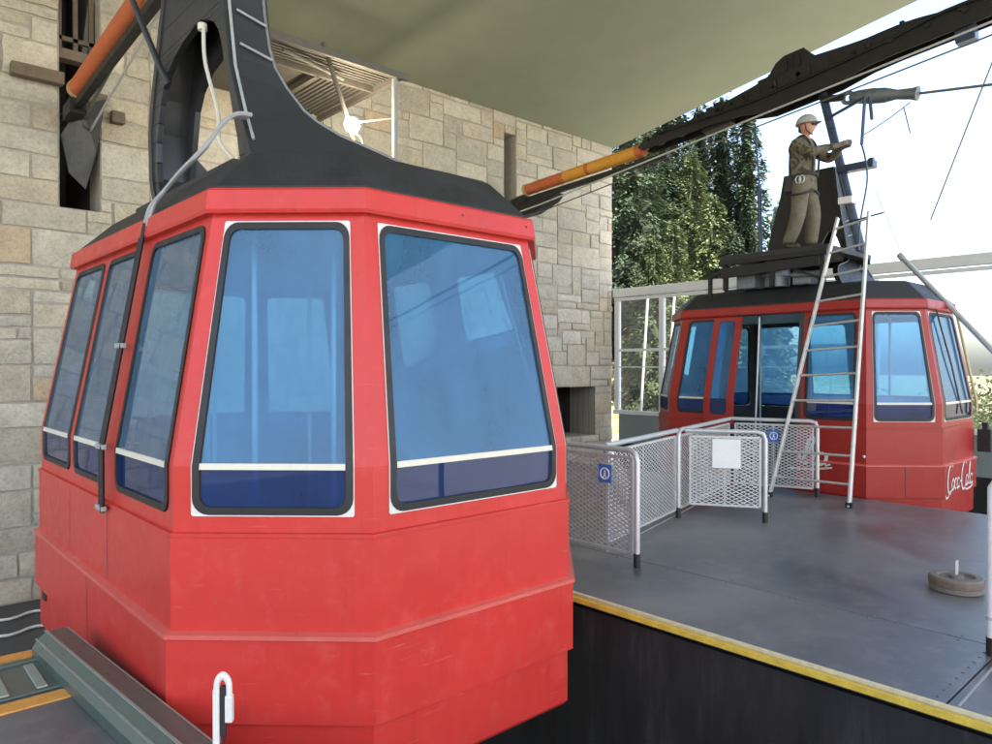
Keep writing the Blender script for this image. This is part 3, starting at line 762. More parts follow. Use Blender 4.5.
# dark door jambs
for f in(1.0,1.98):
    b=MB(); b.beam(octa(.06,.03)[7].lerp(octa(.06,.03)[0],f/L7),octa(.06,BEND)[7].lerp(octa(.06,BEND)[0],f/L7),.07,.05); b.beam(fpt(7,f/L7,BEND,-.02),fpt(7,f/L7,2.33,-.02),.07,.05)
    b.build('door_jamb',M['inner'],c2)
b=MB(); b.tube([(-1.18,.12,.05),(-1.02,.12,2.3)],.014,8); b.build('door_pole',M['alu'],c2,smooth=40)
# lettering on the far cabin: side and near end
def side_map(u,v):
    z=.34+v; s=-.004
    q=octa((.0 if z<.39 else .025)-.006,z); fr=(.40+u*2.02)/L7; return q[7].lerp(q[0],fr)
b=MB(); script_logo(b,side_map,.25,skip=lambda u:(1.0<.40+u*2.02<1.98)); b.build('lettering',M['white'],c2)
def end_map(u,v):
    z=.07+v; q=octa(-.006,z); return q[1].lerp(q[2],.06+u*.80)
b=MB(); script_logo(b,end_map,.20); b.build('lettering',M['white'],c2)
b=MB(); b.tube([fpt(1,.93,z,.06) for z in(1.0,1.15,1.5,1.9,2.35)],.018,8); b.tube([fpt(1,.93,1.0,.06),fpt(1,.93,.95,.01)],.018,8); b.build('end_rail',M['brass'],c2,smooth=40)
b=MB(); b.tube([fpt(1,.55,1.0,.03),fpt(1,.45,1.6,.03),fpt(1,.30,2.33,.03)],.010,6); b.build('wiper_arm',M['black'],c2,smooth=40)
b=MB(); b.box((HW-.62,-HL-.09,.62),(.16,.16,.30)); b.box((HW-.62,-HL-.09,.80),(.07,.07,.12)); b.build('end_buffer',M['black'],c2,bevel=.01)
b=MB()
for y in(-1.38,-1.55): b.lathe([(0,.02),(.014,.015),(.018,0),(.014,-.015),(0,-.02)],octa(.02,.50)[7].lerp(octa(.02,.50)[0],.985)+V(-.01,y*0+(-.02 if y<-1.5 else .14),0),10)
b.build('latch_stud',M['steel'],c2,smooth=40)
# roof service frame
fr=empty('roof_frame'); fr.parent=c2
b=MB(); b.box((-.42,-.10,3.165),(1.45,1.55,.07)); b.build('work_deck',M['roof_black'],fr,bevel=.006)
b=MB()
b.beam((-1.14,-.87,3.10),(-1.14,.68,3.10),.05,.07); b.beam((.28,-.87,3.10),(.28,.68,3.10),.05,.07)
b.beam((-1.12,-.75,3.0),(-1.12,.66,2.95),.05,.14)
for x in(-1.10,.26):
    for y in(-.80,-.1,.60): b.beam((x,y,2.71),(x,y,3.07),.06,.06)
b.beam((-1.10,.60,3.0),(-1.10,.85,2.92),.06,.05); b.beam((-1.10,.85,2.95),(-1.10,.85,2.62),.05,.05); b.beam((-1.10,.80,3.03),(-.4,.85,3.03),.05,.05)
b.beam((-1.10,-.80,2.75),(-1.10,-.1,3.05),.03,.03)
b.build('frame_bar',M['grease'],fr,bevel=.004)
b=MB(); b.tube([(-.85,-.05,2.72),(-.85,-.05,2.80),(-.85,-.05,3.08)],.17,18); b.tube([(-.85,-.05,2.86),(-.85,-.05,2.90)],.20,18); b.build('winch_drum',M['hoist_grey'],fr,smooth=40)
b=MB(); b.box((-.85,.35,2.83),(.30,.28,.22)); b.build('gear_case',M['hoist_grey'],fr,bevel=.012)
b=MB(); b.box((-.85,-.45,2.80),(.26,.24,.16)); b.tube([(-1.0,-.35,2.86),(-.95,-.72,2.84)],.045,10); b.build('drive_box',M['hoist_grey'],fr,bevel=.012)
b=MB(); b.tube([(.02,-.86,3.2),(.06,-.52,4.6),(.08,-.28,5.6)],.062,14); b.build('hanger_sheen_tube',M['blue_tube'],c2,smooth=40)  # tube added for the lit sheen along the hanger's front edge
b=MB(); b.box((.0,-.67,3.96),(.2,.2,.10)); b.build('tube_clamp',M['signwhite'],c2,bevel=.01)
b=MB(); b.box((.02,-.78,4.42),(.16,.5,.10)); b.tube([(.0,-.95,4.46),(.0,-1.02,4.46)],.05,8); b.build('bracket',M['blue_tube'],c2,bevel=.01)
b=MB()
for p,q in(((.02,-.35,5.20),(-.32,-1.02,5.25)),((-.32,-1.02,5.27),(-.32,-.98,4.62)),((-.32,-1.08,5.25),(-.32,-1.11,4.93))): b.tube([p,q],.022,6)
b.tube(smooth_path([(-.32,-.98,4.62),(-.32,-1.03,4.4),(-.32,-1.05,4.1),(-.3,-.96,3.6),(-.3,-.94,3.2)]),.012,6)
b.tube([(.0,-.7,3.66),(-.3,-1.25,3.66)],.012,6); b.build('brake_linkage',M['blue_tube'],c2,smooth=40)
b=MB(); b.tube([(.26,.88,5.5),(.26,.80,4.5)],.014,6); b.tube([(.26,.80,4.5),(.26,.77,3.15)],.034,8); b.build('control_rod',M['blue_tube'],c2,smooth=40)

# ------------------------------------------------------------------ ropes, carriage, tubes
def carriage(loc,label):
    root=empty('rope_carriage',loc); root.rotation_euler=(-math.atan(.105),0,0); tag(root,label,'carriage')
    prof=[(-3.3,-.20),(-2.4,-.21),(-1.35,-.22),(-1.0,-.24),(-.55,-.32),(.45,-.34),(.9,-.24),(1.6,-.19),(2.75,-.17),(2.85,-.10),(2.75,-.02),(1.8,.02),(1.2,.07),(.62,.14),(.38,.20),(.25,.34),(.12,.40),(-.18,.40),(-.32,.22),(-.8,.17),(-1.4,.13),(-2.4,.07),(-3.3,.02)]
    for x in(-.16,.13):
        b=MB(); b.prism(prof,'x',x,x+.03); b.build('side_beam',M['grease'],root,normals=True,bevel=.008)
    for k in range(14):
        y=-3.05+k*.425
        if -.5<y<.4: zc=.05
        else: zc=.0 if y<0 else .01
        b=MB(); r_=.125; b.tube([(-.045,y,zc-.02),(.045,y,zc-.02)],r_,18); b.tube([(-.19,y,zc-.02),(.19,y,zc-.02)],.035,8); b.build('rope_wheel',M['grease'],root,smooth=40)
    b=MB()
    for k in range(3): b.box((-.168,-.10+k*.1,.26),(.025,.035,.2))
    b.box((-.17,.0,.04),(.04,.5,.2)); b.build('hump_plate',M['grease'],root,bevel=.006)
    rr=random.Random(5)
    for c,sz in(((0,-2.15,-.26),(.2,.22,.22)),((0,1.35,-.2),(.2,.5,.1)),((0,-1.45,.17),(.1,.06,.14)),((0,2.2,.04),(.16,.12,.12))):
        b=MB(); b.box(c,sz); b.build('bracket',M['blue_tube'] if c[1]<-2 else M['grease'],root,bevel=.01)
    b=MB()
    for k in range(26):
        y=-3.1+k*.228+rr.uniform(-.05,.05); hz=(.15-.045*abs(y)) if abs(y)>.55 else .2
        if rr.random()<.6: b.box((rr.uniform(-.1,.1),y,hz-.02),(rr.uniform(.1,.2),rr.uniform(.05,.2),rr.uniform(.06,.14)))
        if rr.random()<.6: b.tube([(-.20,y,rr.uniform(-.05,.08)),(-.155,y,0)],rr.uniform(.02,.045),8)
    b.tube(smooth_path([(-.18,-3.2,.02),(-.2,-2,.06),(-.19,-1.2,-.02),(-.2,.6,-.1),(-.19,2.4,.0)]),.02,6)
    b.tube(smooth_path([(.02,-3.2,.06),(.02,-2.6,.15),(.02,-2.1,.10),(.02,-1.5,.18),(.02,-.8,.18)]),.05,8)
    b.build('bolt_row',M['grease'],root)
    return root
carriage((10.64,4.95,5.86),'long greasy black wheel carriage riding the rope above the worker')

def rope(name,pts,r,label,mat='wire',cat='rope',group=None):
    m=MB(); m.tube(pts,r,8); return tag(m.build(name,M[mat],smooth=50),label,cat,group)
rope('track_rope',sag((10.64,12.4,5.02),(10.64,-22,9.0),.15),.032,'thick dark track rope running through the carriage above the far cabin')
rope('track_rope',sag((2.43,12.4,5.15),(2.43,-22,9.4),.15),.032,'thick dark track rope running over the near cabin')
rope('haul_rope',[(10.3,12.3,4.60),(10.3,9.99,4.81),(10.3,2.41,5.76),(10.3,-22,8.9)],.016,'thin pale haul rope passing just under the carriage',mat='steel')
rope('haul_rope',[(10.3,12.3,4.42),(10.3,9.99,4.66),(10.3,5.5,5.22),(10.3,-22,8.6)],.012,'thinner lower haul rope entering the wall under the orange tube')
rope('haul_rope',[(2.62,12.3,4.95),(2.55,11.0,5.06),(2.3,6.0,5.56),(2.3,-22,8.6)],.022,'dark haul rope slanting up beside the left slit opening')
rope('haul_rope',[(2.72,12.3,4.85),(2.65,11.0,4.96),(2.4,6.0,5.46),(2.4,-22,8.5)],.016,'thin pale haul rope below the dark one at the left slit',mat='steel')

def stop_tube(x,pts,label,banded):
    root=empty('buffer_tube',pts[0]); o=Vector(pts[0]); a=Vector(pts[0])-o; b_=Vector(pts[1])-o; d=(b_-a)
    tag(root,label,'tube','painted buffer tubes on the track ropes')
    q=MB(); q.tube([a,b_],.115,14); q.build('tube_body',M['orange'],root,smooth=40)
    if banded:
        for t0,t1 in((.36,.55),(.58,.95)):
            q=MB(); q.tube([a+d*t0,a+d*t1],.118,14); q.build('tube_band',M['amber'],root,smooth=40)
    q=MB(); q.tube([a-d.normalized()*.05,a+d.normalized()*.02],.13,14); q.build('end_collar',M['brass'],root,smooth=40)
    q=MB(); q.beam(a+V(.0,.1,-.22),b_+V(0,-.5,-.20),.10,.10); q.beam(a+V(0,0,-.22),a+V(0,.4,-.26),.2,.2) ; q.build('guide_bar',M['grease'],root,bevel=.008)
    return root
stop_tube(10.64,[(10.64,10.68,5.28),(10.64,7.75,5.46)],'orange and amber banded buffer tube in front of the narrow right slit',True)
stop_tube(2.43,[(2.43,11.0,5.34),(2.43,7.3,5.58)],'rusty plain orange buffer tube reaching into the left slit opening',False)
m=MB(); m.prism([(11.5,4.70),(11.5,4.95),(10.3,5.02),(9.75,5.05),(9.9,4.92),(10.4,4.75)],'x',10.5,10.78); tag(m.build('rope_shoe',M['grease'],normals=True,bevel=.02),'black wedge shaped rope shoe at the foot of the right slit','rope shoe')
# left slit fittings
m=MB(); m.box((2.05,11.48,5.58),(.62,.16,.17)); m.box((2.75,11.5,5.42),(.32,.14,.15)); m.box((3.05,11.50,5.22),(.18,.14,.17)); tag(m.build('wall_bracket',M['old_wood'],bevel=.015),'weathered timber stubs across the left slit opening','bracket')
m=MB(); m.add([(2.36,11.62,4.85),(2.50,11.15,5.20),(2.78,11.05,5.30),(2.80,11.62,4.7),(2.66,11.64,4.15),(2.45,11.64,4.35)],[(0,1,5),(1,3,4,5),(1,2,3)]); o=m.build('plastic_sheet',M['sheet'])
sm=o.modifiers.new('thick','SOLIDIFY'); sm.thickness=.012; tag(o,'creased grey sheet hanging below the plain orange tube in the left slit','sheet')
rope('strut_bar',[(1.52,5.75,4.55),(1.72,5.42,3.72),(1.755,5.36,3.6)],.022,'dark diagonal bar running to the near hanger from the upper left',mat='hanger',cat='bar')
# socket and thin lines by the far hanger
root=empty('rope_socket',(10.64,4.30,5.44)); tag(root,'blue grey spelter socket with an eye hanging beside the worker','rope socket')
def soc(y,z): return V(0,y-4.30,z-5.44)
q=MB(); prof=[(4.22,.03),(4.17,.075),(4.10,.09),(3.92,.105),(3.75,.10),(3.6,.065),(3.42,.075),(3.34,.095),(3.32,.02)]
q.tube([soc(y,5.44-(4.3-y)*.215) for y,_ in prof],[r for _,r in prof],14); q.build('socket_body',M['hoist_grey'],root,smooth=60)
q=MB(); t=[soc(4.24+.07*math.cos(a),5.42+.07*math.sin(a)) for a in [R_(k*20) for k in range(19)]]; q.tube(t,.03,8,cap=False); q.build('socket_eye',M['hoist_grey'],root,smooth=60)
q=MB(); q.beam(soc(4.28,5.44),soc(4.62,5.50),.08,.09); q.build('shackle',M['grease'],root,bevel=.015)
rope('socket_rope',[(10.64,3.33,5.23),(10.64,2.49,5.11),(10.64,-3,4.5)],.018,'taut dark rope leaving the socket to the right')
rope('tag_line',sag((10.45,3.98,4.78),(10.6,3.42,5.13),.02),.008,'thin tan line from the worker\'s hands to the socket','wire','line')
rope('tag_line',sag((10.6,3.5,5.08),(10.6,3.42,4.72),.0),.008,'short loose thread hanging under the socket','wire','line')
rope('guy_wire',[(10.64,2.2,6.4),(10.64,2.493,5.42),(10.64,3.184,3.53)],.010,'long thin wire slanting down through the white sky at right','wire','wire')
rope('guy_wire',[(10.34,3.75,3.95),(11.11,3.67,3.14)],.006,'faint thin wire from the linkage down to the leaning pipe','steel','wire')
m=MB(); m.tube([(11.09,3.70,3.17),(10.60,2.44,1.76)],.035,10); m.tube([(11.10,3.71,3.18),(11.07,3.66,3.12)],.045,10); tag(m.build('leaning_pipe',M['steel'],smooth=40),'grey steel pipe leaning past the end of the far cabin roof','pipe')

# ------------------------------------------------------------------ catwalk and lamp by the wall
root=empty('catwalk',(5.0,10.2,6.0)); tag(root,'grated steel catwalk hung high on the stone wall under the roof','catwalk')
P=lambda x,y,z:V(x-5.0,y-10.2,z-6.0)
x0,x1,y0,y1,zc=3.9,6.25,9.0,11.48,6.0
q=MB()
for k in range(8): q.box(P(x0+.9*0+ (x0+x1)/2-x0,0,0)+V(0,0,0) if False else P((x0+x1)/2,y0+.04+k*.085,zc),(x1-x0,.045,.03))
q.build('front_grating',M['grating'],root)
q=MB()
for k in range(11): q.box(P(x1-.04-k*.085,(y0+.72+y1)/2,zc+.004),(.045,y1-y0-.72,.03))
q.build('side_grating',M['grating'],root)
q=MB(); q.box(P((x0+5.3)/2,(y0+.72+y1)/2,zc+.03),(5.3-x0,y1-y0-.72,.03)); q.build('deck_board',M['plywood'],root)
q=MB()
for a,b_ in(((x0,y0-.02,zc-.05),(x1+.15,y0-.02,zc-.05)),((x1+.02,y0,zc-.06),(x1+.02,y1,zc-.06)),((x0,y0+.72,zc-.05),(x1,y0+.72,zc-.05)),((5.3,y0+.7,zc-.05),(5.3,y1,zc-.05))): q.beam(P(*a),P(*b_),.06,.10)
q.build('deck_beam',M['grating'],root,bevel=.005)
for a,b_ in(((x1-.05,y0+.03,-1.6),(x1-.05,y0+.03,zc-.1)),((x0+.05,y0+.03,zc+1.55),(x0+.05,y0+.03,zc-.1))):
    q=MB(); q.tube([P(*a),P(*b_)],.045,10); q.build('post',M['cable_grey'],root,smooth=40)
q=MB(); q.tube([P(4.5,9.2,zc-.1),P(5.6,9.5,zc-.12)],.03,8); q.tube([P(5.05,9.1,zc+.12),P(5.62,9.42,5.28)],.035,8); q.build('brace',M['grating'],root,smooth=40)
q=MB(); q.tube([P(x1-.05,y0+.03,5.32),P(5.75,9.42,5.25)],.012,6); q.build('lamp_arm',M['steel'],root)
LX=V(5.70,9.42,5.20)
root=empty('work_lamp',LX); tag(root,'glaring bare work lamp clamped under the catwalk','lamp')
q=MB(); bmx=bmesh.new(); bmesh.ops.create_icosphere(bmx,subdivisions=3,radius=.115); q.add([v.co.copy() for v in bmx.verts],[[v.index for v in f.verts] for f in bmx.faces]); bmx.free(); q.build('bulb',M['lamp'],root,smooth=60)
q=MB(); q.tube([(0,.02,-.09),(.03,.0,-.28)],.028,8); q.build('handle',M['orange'],root,smooth=40)
q=MB(); q.tube(smooth_path([(.05,.02,-.1),(.16,.02,-.16),(.2,.02,-.3),(.12,.02,-.55)]),.012,6); q.build('flex',M['cable_grey'],root,smooth=40)
ld=bpy.data.lights.new('work_lamp_light','POINT'); ld.energy=7; ld.color=(1,.80,.52); ld.shadow_soft_size=.09; lo=bpy.data.objects.new('work_lamp_light',ld); COL.objects.link(lo); lo.location=LX+V(0,-.14,.0)

# ------------------------------------------------------------------ barriers on the platform
def rails(mb,pts,r,mat=0): mb.tube(pts,r,10,mat)
def mesh_gate(a,b,label,zb=.10,zt=.93,post_a=False,post_b=True,sign=None,board=False):
    a=Vector((*a,0)); b=Vector((*b,0)); d=b-a; L=d.length; ang=math.atan2(d.y,d.x)
    root=empty('mesh_barrier',a,ang); tag(root,label,'barrier','pipe and mesh barriers on the platform')
    q=MB(); r=.024
    path=[]
    if post_a: path+=[(0,0,.06),(0,0,zt-.08),(.02,0,zt-.02),(.08,0,zt)]
    else: path+=[(0,0,zt)]
    if post_b: path+=[(L-.08,0,zt),(L-.02,0,zt-.02),(L,0,zt-.08),(L,0,.06)]
    else: path+=[(L,0,zt)]
    q.tube(path,r,10); q.build('pipe_frame',M['steel'],root,smooth=50)
    for use,x in((post_a,0),(post_b,L)):
        if use:
            q=MB(); q.tube([(x,0,.0),(x,0,.11)],.029,10); q.build('rubber_foot',M['black'],root,smooth=40)
    x0=.05; x1=L-.05; z1=zt-.06
    q=MB(); 
    for p,s_ in((((x0+x1)/2,0,zb),(x1-x0,.025,.022)),(((x0+x1)/2,0,z1),(x1-x0,.025,.022)),((x0,0,(zb+z1)/2),(.022,.025,z1-zb)),((x1,0,(zb+z1)/2),(.022,.025,z1-zb))): q.box(p,s_)
    q.box((L*.5,.014,(zb+z1)/2),(.014,.012,z1-zb)) ; q.build('inner_frame',M['steel'],root)
    q=MB(); pitch=.075; sl=.5                     # expanded metal: flat diamonds
    W=x1-x0; H=z1-zb
    for sgn in(1,-1):
        k=-int(W*sl/(pitch*sl))-2
        n_=int((W*sl+H)/(pitch*sl))+2
        for i in range(-2,n_+1):
            c=i*pitch*sl if sgn>0 else i*pitch*sl
            # z = c - W*sl + sl*x  (sgn>0)   or z = c - sl*x
            pts=[]
            for x in(0,W):
                z=(c-W*sl+sl*x) if sgn>0 else (c-sl*x); pts.append([x,z])
            (xa,za),(xb,zb_)=pts
            def clip(xa,za,xb,zb2):
                m_=(zb2-za)/(xb-xa)
                lo_,hi_=0,H
                res=[]
                for x,z in((xa,za),(xb,zb2)):
                    if z<lo_: x=xa+(lo_-za)/m_; z=lo_
                    elif z>hi_: x=xa+(hi_-za)/m_; z=hi_
                    res.append((x,z))
                return res
            (xa,za),(xb,zb_)=clip(xa,za,xb,zb_)
            if xb-xa<.01 or xa<-1e-6 or xb>W+1e-6: continue
            q.beam((x0+xa,.003*sgn,zb+za),(x0+xb,.003*sgn,zb+zb_),.004,.0095)
    q.build('expanded_mesh',M['steel'],root)
    if sign:
        sxp,szp=sign; s=MB(); s.box((sxp,-.02,szp),(.13,.006,.15)); so_=s.build('sign',M['signblue'],root)
        s=MB(); y=-.0245
        ringp=[(sxp+.045*math.cos(R_(k*20)),y,szp+.045*math.sin(R_(k*20))) for k in range(19)]; s.tube(ringp,.006,6,cap=False)
        s.box((sxp,y,szp+.022),(.014,.003,.014)); s.box((sxp,y,szp-.002),(.018,.003,.03)); s.beam((sxp-.006,y,szp-.015),(sxp-.018,y,szp-.036),.003,.007); s.beam((sxp+.006,y,szp-.015),(sxp+.012,y,szp-.036),.003,.007); s.build('pictogram',M['signwhite'],so_)
    if board:
        s=MB(); s.box((L*.52,-.025,.70),(.28,.006,.30)); s.build('sign_board',M['signwhite'],root)
    return root
mesh_gate((4.72,5.05),(4.72,3.50),'mesh barrier nearest the near cabin with a blue sign hung on it',sign=(1.24,.72))
mesh_gate((4.85,3.93),(6.56,4.355),'mesh barrier running from the near cabin side to the first upright post',post_b=False)
mesh_gate((6.6,4.36),(8.56,4.88),'farthest mesh barrier stretching behind the white notice board',post_a=True,post_b=False)
mesh_gate((6.64,4.30),(7.05,3.62),'swung mesh gate with a white notice board',board=True,zb=.16)
mesh_gate((8.6,4.88),(8.93,3.91),'mesh gate behind the ladder with a blue sign',sign=(.52,.73))
# railing post at the right edge
root=empty('railing_post',(4.74,1.10,0)); tag(root,'white railing upright standing alone at the right edge','railing')
q=MB(); q.tube([(0,0,.04),(0,0,.93),(.0,-.03,.985),(0,-.10,1.0),(0,-1.5,1.0),(0,-1.58,.97),(0,-1.6,.90),(0,-1.6,.0)],.03,12); q.build('pipe_frame',M['frame_white'],root,smooth=50)
q=MB(); q.tube([(0,0,0),(0,0,.10)],.034,12); q.build('rubber_foot',M['black'],root,smooth=40)
q=MB(); q.tube([(0,0,.20),(0,0,.215)],.036,12); q.build('clamp_ring',M['steel'],root,smooth=40)

# counterweight disc
root=empty('counterweight',(5.93,1.60,0)); tag(root,'round rusty iron weight with two lifting rods on the platform','weight'); root.scale=(.92,.92,.9)
q=MB(); q.lathe([(0,0.002),(.175,.002),(.185,.01),(.185,.045),(.178,.05),(.185,.055),(.185,.10),(.175,.115),(.13,.118),(.12,.10),(.05,.10),(.05,.125),(0,.125)],seg=36); q.build('disc',M['rust_light'],root,smooth=35)
q=MB(); q.lathe([(.188,.052),(.190,.07),(.190,.085),(.188,.10)],seg=36); q.lathe([(.1,.101),(.115,.1015)],seg=36); q.build('worn_band',M['rust'],root,smooth=35)
for x in(-.014,.02):
    q=MB(); q.tube([(x,-.0,.10),(x+.006,0,.235)],.0075,8); q.build('lifting_rod',M['steel'],root,smooth=40)

# ladder
root=empty('ladder',(8.5,3.85,0)); tag(root,'tapered aluminium ladder leaning against the far cabin roof','ladder')
LA,LB=V(0,.46,0),V(.97,.06,3.44); RA,RB=V(0,-.49,0),V(.97,-.33,3.52)
LB2=LA+(LB-LA)*1.02
for a,b_ in((LA,LB2),(RA,RB)):
    q=MB(); q.beam(a,b_,.028,.065,up=(1,0,0)); q.build('stile',M['alu'],root,bevel=.005)
for k in range(11):
    t=.072+k*.0905
    q=MB(); q.tube([LA.lerp(LB,t),RA.lerp(RB,t)],.015,8); q.build('rung',M['alu'],root,smooth=40)
for a in(LA,RA):
    q=MB(); q.box(a+V(0,0,.03),(.05,.08,.06)); q.build('rubber_foot',M['black'],root,bevel=.008)

# ------------------------------------------------------------------ left deck: green edge beam, ramp plate, white hook
root=empty('edge_beam',(.98,3.2,0)); root.rotation_euler=(0,0,R_(4.0)); tag(root,'dark green steel edge beam beside the near cabin','steel beam')
q=MB(); q.prism([(-.09,.0),(.10,.0),(.10,.11),(.07,.135),(-.02,.135),(-.065,.10),(-.09,.06)],'y',-3.2,1.45); q.build('beam_body',M['green'],root,normals=True,bevel=.008)
q=MB(); q.beam((-.022,-3.2,.139),(-.022,1.45,.139),.012,.006); q.beam((-.067,-3.2,.103),(-.067,1.45,.103),.010,.006); q.beam((.085,-3.2,.126),(.085,1.45,.126),.010,.006); q.build('worn_edge',M['green_light'],root)
root=empty('ramp_plate',(.35,4.37,0)); tag(root,'grey green ribbed ramp plate between two orange floor lines','ramp')
q=MB(); q.box((0,-.03,.008),(1.0,.44,.014)); q.box((0,.20,.012),(1.0,.05,.03)); q.build('plate',M['green'],root,bevel=.004)
for k in range(6):
    q=MB(); q.box((-.40+k*.16,-.05,.020),(.05,.36,.012)); q.build('rib',M['green_light'],root,bevel=.008)
root=empty('hook_post',(.94,2.42,0)); tag(root,'white painted hooked steel bar standing before the near cabin','hook'); root.scale=(.72,.72,1)
rx=R_(-42.4); 
q=MB(); w_=.012
for a,b_ in(((0,0,0),(0,0,.52)),): q.beam(a,b_,.030,.022,up=(0,1,0))
q.tube(smooth_path([(0,0,.50),(.004,0,.545),(.03,0,.565),(.056,0,.545),(.06,0,.50),(.06,0,.44)],5),.015,8); q.beam((.06,0,.50),(.06,0,.41),.034,.03,up=(0,1,0))
o=q.build('bar',M['white'],root,bevel=.004); root.rotation_euler=(0,0,rx)
q=MB(); q.beam((.03,.006,.53),(.03,.006,.36),.028,.02,up=(0,1,0)); q.beam((.03,.006,.36),(.015,.006,.10),.012,.02,up=(0,1,0)); q.build('shade_strip',M['black'],root,bevel=.004)  # black strips put in for the dark shade at the hook
# coils of wire lying in the pit at far left
for k,(y,z,lab) in enumerate(((10.9,-1.45,'upper pale wavy cable on the dark pit floor'),(10.5,-1.5,'lower pale wavy cable on the dark pit floor'))):
    rope('loose_cable',[(.6+.1*i,y-.25*k+.07*math.sin(i*1.1+k),-1.57) for i in range(18)],.018,lab,'white','cable','loose cables in the pit')

# ------------------------------------------------------------------ worker
def skinned(verts,edges,radii,root_i=0,sub=2):
    me=bpy.data.meshes.new('tmp'); me.from_pydata(verts,edges,[]); o=bpy.data.objects.new('tmp',me); COL.objects.link(o)
    bm=bmesh.new(); bm.from_mesh(me); ly=bm.verts.layers.skin.verify(); bm.verts.ensure_lookup_table()
    for i,v in enumerate(bm.verts):
        r_=radii[i]; v[ly].radius=(r_,r_) if not isinstance(r_,tuple) else r_; v[ly].use_root=(i==root_i)
    bm.to_mesh(me); bm.free()
    a=o.modifiers.new('s','SKIN'); a.use_smooth_shade=True; b=o.modifiers.new('d','SUBSURF'); b.levels=sub; b.render_levels=sub
    dg=bpy.context.evaluated_depsgraph_get(); ev=o.evaluated_get(dg); me2=bpy.data.meshes.new_from_object(ev)
    bpy.data.objects.remove(o); return me2
def worker(loc):
    root=empty('person',loc); tag(root,'worker in camouflage clothes and pale helmet standing on the far cabin roof','person')
    def J(f,r,z): return (-r,-f,z)            # f: the way he faces, r: his right, z: up
    Vx=[];Ex=[];Rd=[]
    def jt(p,r_,prev=None):
        Vx.append(J(*p)); Rd.append(r_)
        if prev is not None: Ex.append((prev,len(Vx)-1))
        return len(Vx)-1
    pel=jt((0,0,.93),.155); wa=jt((-.01,0,1.10),.160,pel); ch=jt((-.025,0,1.30),.185,wa); sh=jt((-.015,0,1.44),.135,ch); nk=jt((.015,0,1.54),.062,sh); hd0=jt((.03,0,1.60),.06,nk)
    for s in(1,-1):
        hip=jt((.0,.10*s,.86),.128,pel); kn=jt((-.01 if s>0 else .08,.13*s,.50),.105,hip); kn2=jt((-.07 if s>0 else .06,.13*s,.30),.098,kn); an=jt((-.16 if s>0 else .04,.13*s,.10),.088,kn2)
        hl=jt((-.17 if s>0 else .03,.13*s,.055),.055,an); to=jt((.02 if s>0 else .21,.14*s,.045),.042,hl)
        shd=jt((.0,.20*s,1.42),.092,sh); el=jt((.20 if s>0 else .24,.25*s,1.25),.074,shd); fo=jt((.36,.17*s,1.285),.058,el); wr=jt((.49 if s>0 else .45,.09*s,1.31),.036,fo); pa=jt((.545 if s>0 else .50,.07*s,1.325),.040,wr); pk=jt((.585 if s>0 else .54,.065*s,1.33),.036,pa)
        for k in range(4):
            dz=.026-.018*k; L_=(.036,.042,.039,.030)[k]
            f1=jt((.61+(0 if s>0 else -.045),.06*s,1.335+dz),.0105,pk); f2=jt((.61+L_+(0 if s>0 else -.045),.045*s,1.325+dz),.0098,f1); jt((.60+L_*.75+(0 if s>0 else -.045),.018*s,1.315+dz),.0088,f2)
        t1=jt((.56+(0 if s>0 else -.045),.035*s,1.36),.012,pa); jt((.60+(0 if s>0 else -.045),.012*s,1.375),.010,t1)
    me=skinned(Vx,Ex,Rd,0,2)
    # head, shaped from a sphere and merged into the same mesh
    bm=bmesh.new(); bm.from_mesh(me)
    hb=bmesh.new(); bmesh.ops.create_uvsphere(hb,u_segments=28,v_segments=20,radius=1)
    for v in hb.verts:
        x,y,z=v.co; f_=-y; r_=-x
        F=f_*.100; Rr=r_*.078; Z=z*.122
        if z<-.2: F=F*(1-.18*(-z-.2)) + (.018*(-z) if f_>0 else 0); Rr*=1-.32*(-z-.2)
        if f_>.75 and -.45<z<.12 and abs(r_)<.22: F+=.028*(1-abs(r_)/.22)*(1-abs(z+.2)/.3 if abs(z+.2)<.3 else 0)
        if f_>.7 and abs(z-.02)<.1 and .2<abs(r_)<.5: F-=.008
        if f_>.6 and abs(z+.50)<.08 and abs(r_)<.35: F+=.006
        v.co=Vector(J(F+.045,Rr,Z+1.685))
    tmp=bpy.data.meshes.new('h'); hb.to_mesh(tmp); hb.free(); bm.from_mesh(tmp)
    for s in(1,-1):
        eb=bmesh.new(); bmesh.ops.create_uvsphere(eb,u_segments=10,v_segments=8,radius=1)
        for v in eb.verts: x,y,z=v.co; v.co=Vector(J(-y*.018+.035,(-x*.010+.080)*s,z*.030+1.68))
        t2=bpy.data.meshes.new('e'); eb.to_mesh(t2); eb.free(); bm.from_mesh(t2)
    mats=[M['camo'],M['tan'],M['boot'],M['glove'],M['skin']]
    for f in bm.faces:
        c=f.calc_center_median(); fw=-c.y; z=c.z; f.smooth=True
        if z>1.515: k=4
        elif fw>.475 and z>1.2: k=3
        elif z<.105: k=2
        elif z<.93: k=1
        else: k=0
        f.material_index=k
    me3=bpy.data.meshes.new('body'); bm.to_mesh(me3); bm.free()
    for mm in mats: me3.materials.append(mm)
    bo=bpy.data.objects.new('body',me3); COL.objects.link(bo); bo.parent=root
    # helmet
    q=MB(); vs_=[];fs_=[]; seg=24
    prof=[(1.13,-.12),(1.10,.0),(1.04,.25),(.90,.55),(.62,.82),(.3,.96),(.02,1.0)]
    for a,zz in prof:
        for k in range(seg):
            t=2*math.pi*k/seg; vs_.append(J(.035+a*.132*math.cos(t),a*.112*math.sin(t),1.730+zz*.125))
    for i in range(len(prof)-1):
        for k in range(seg): k2=(k+1)%seg; fs_.append((i*seg+k,i*seg+k2,(i+1)*seg+k2,(i+1)*seg+k))
    q.add(vs_,fs_); 
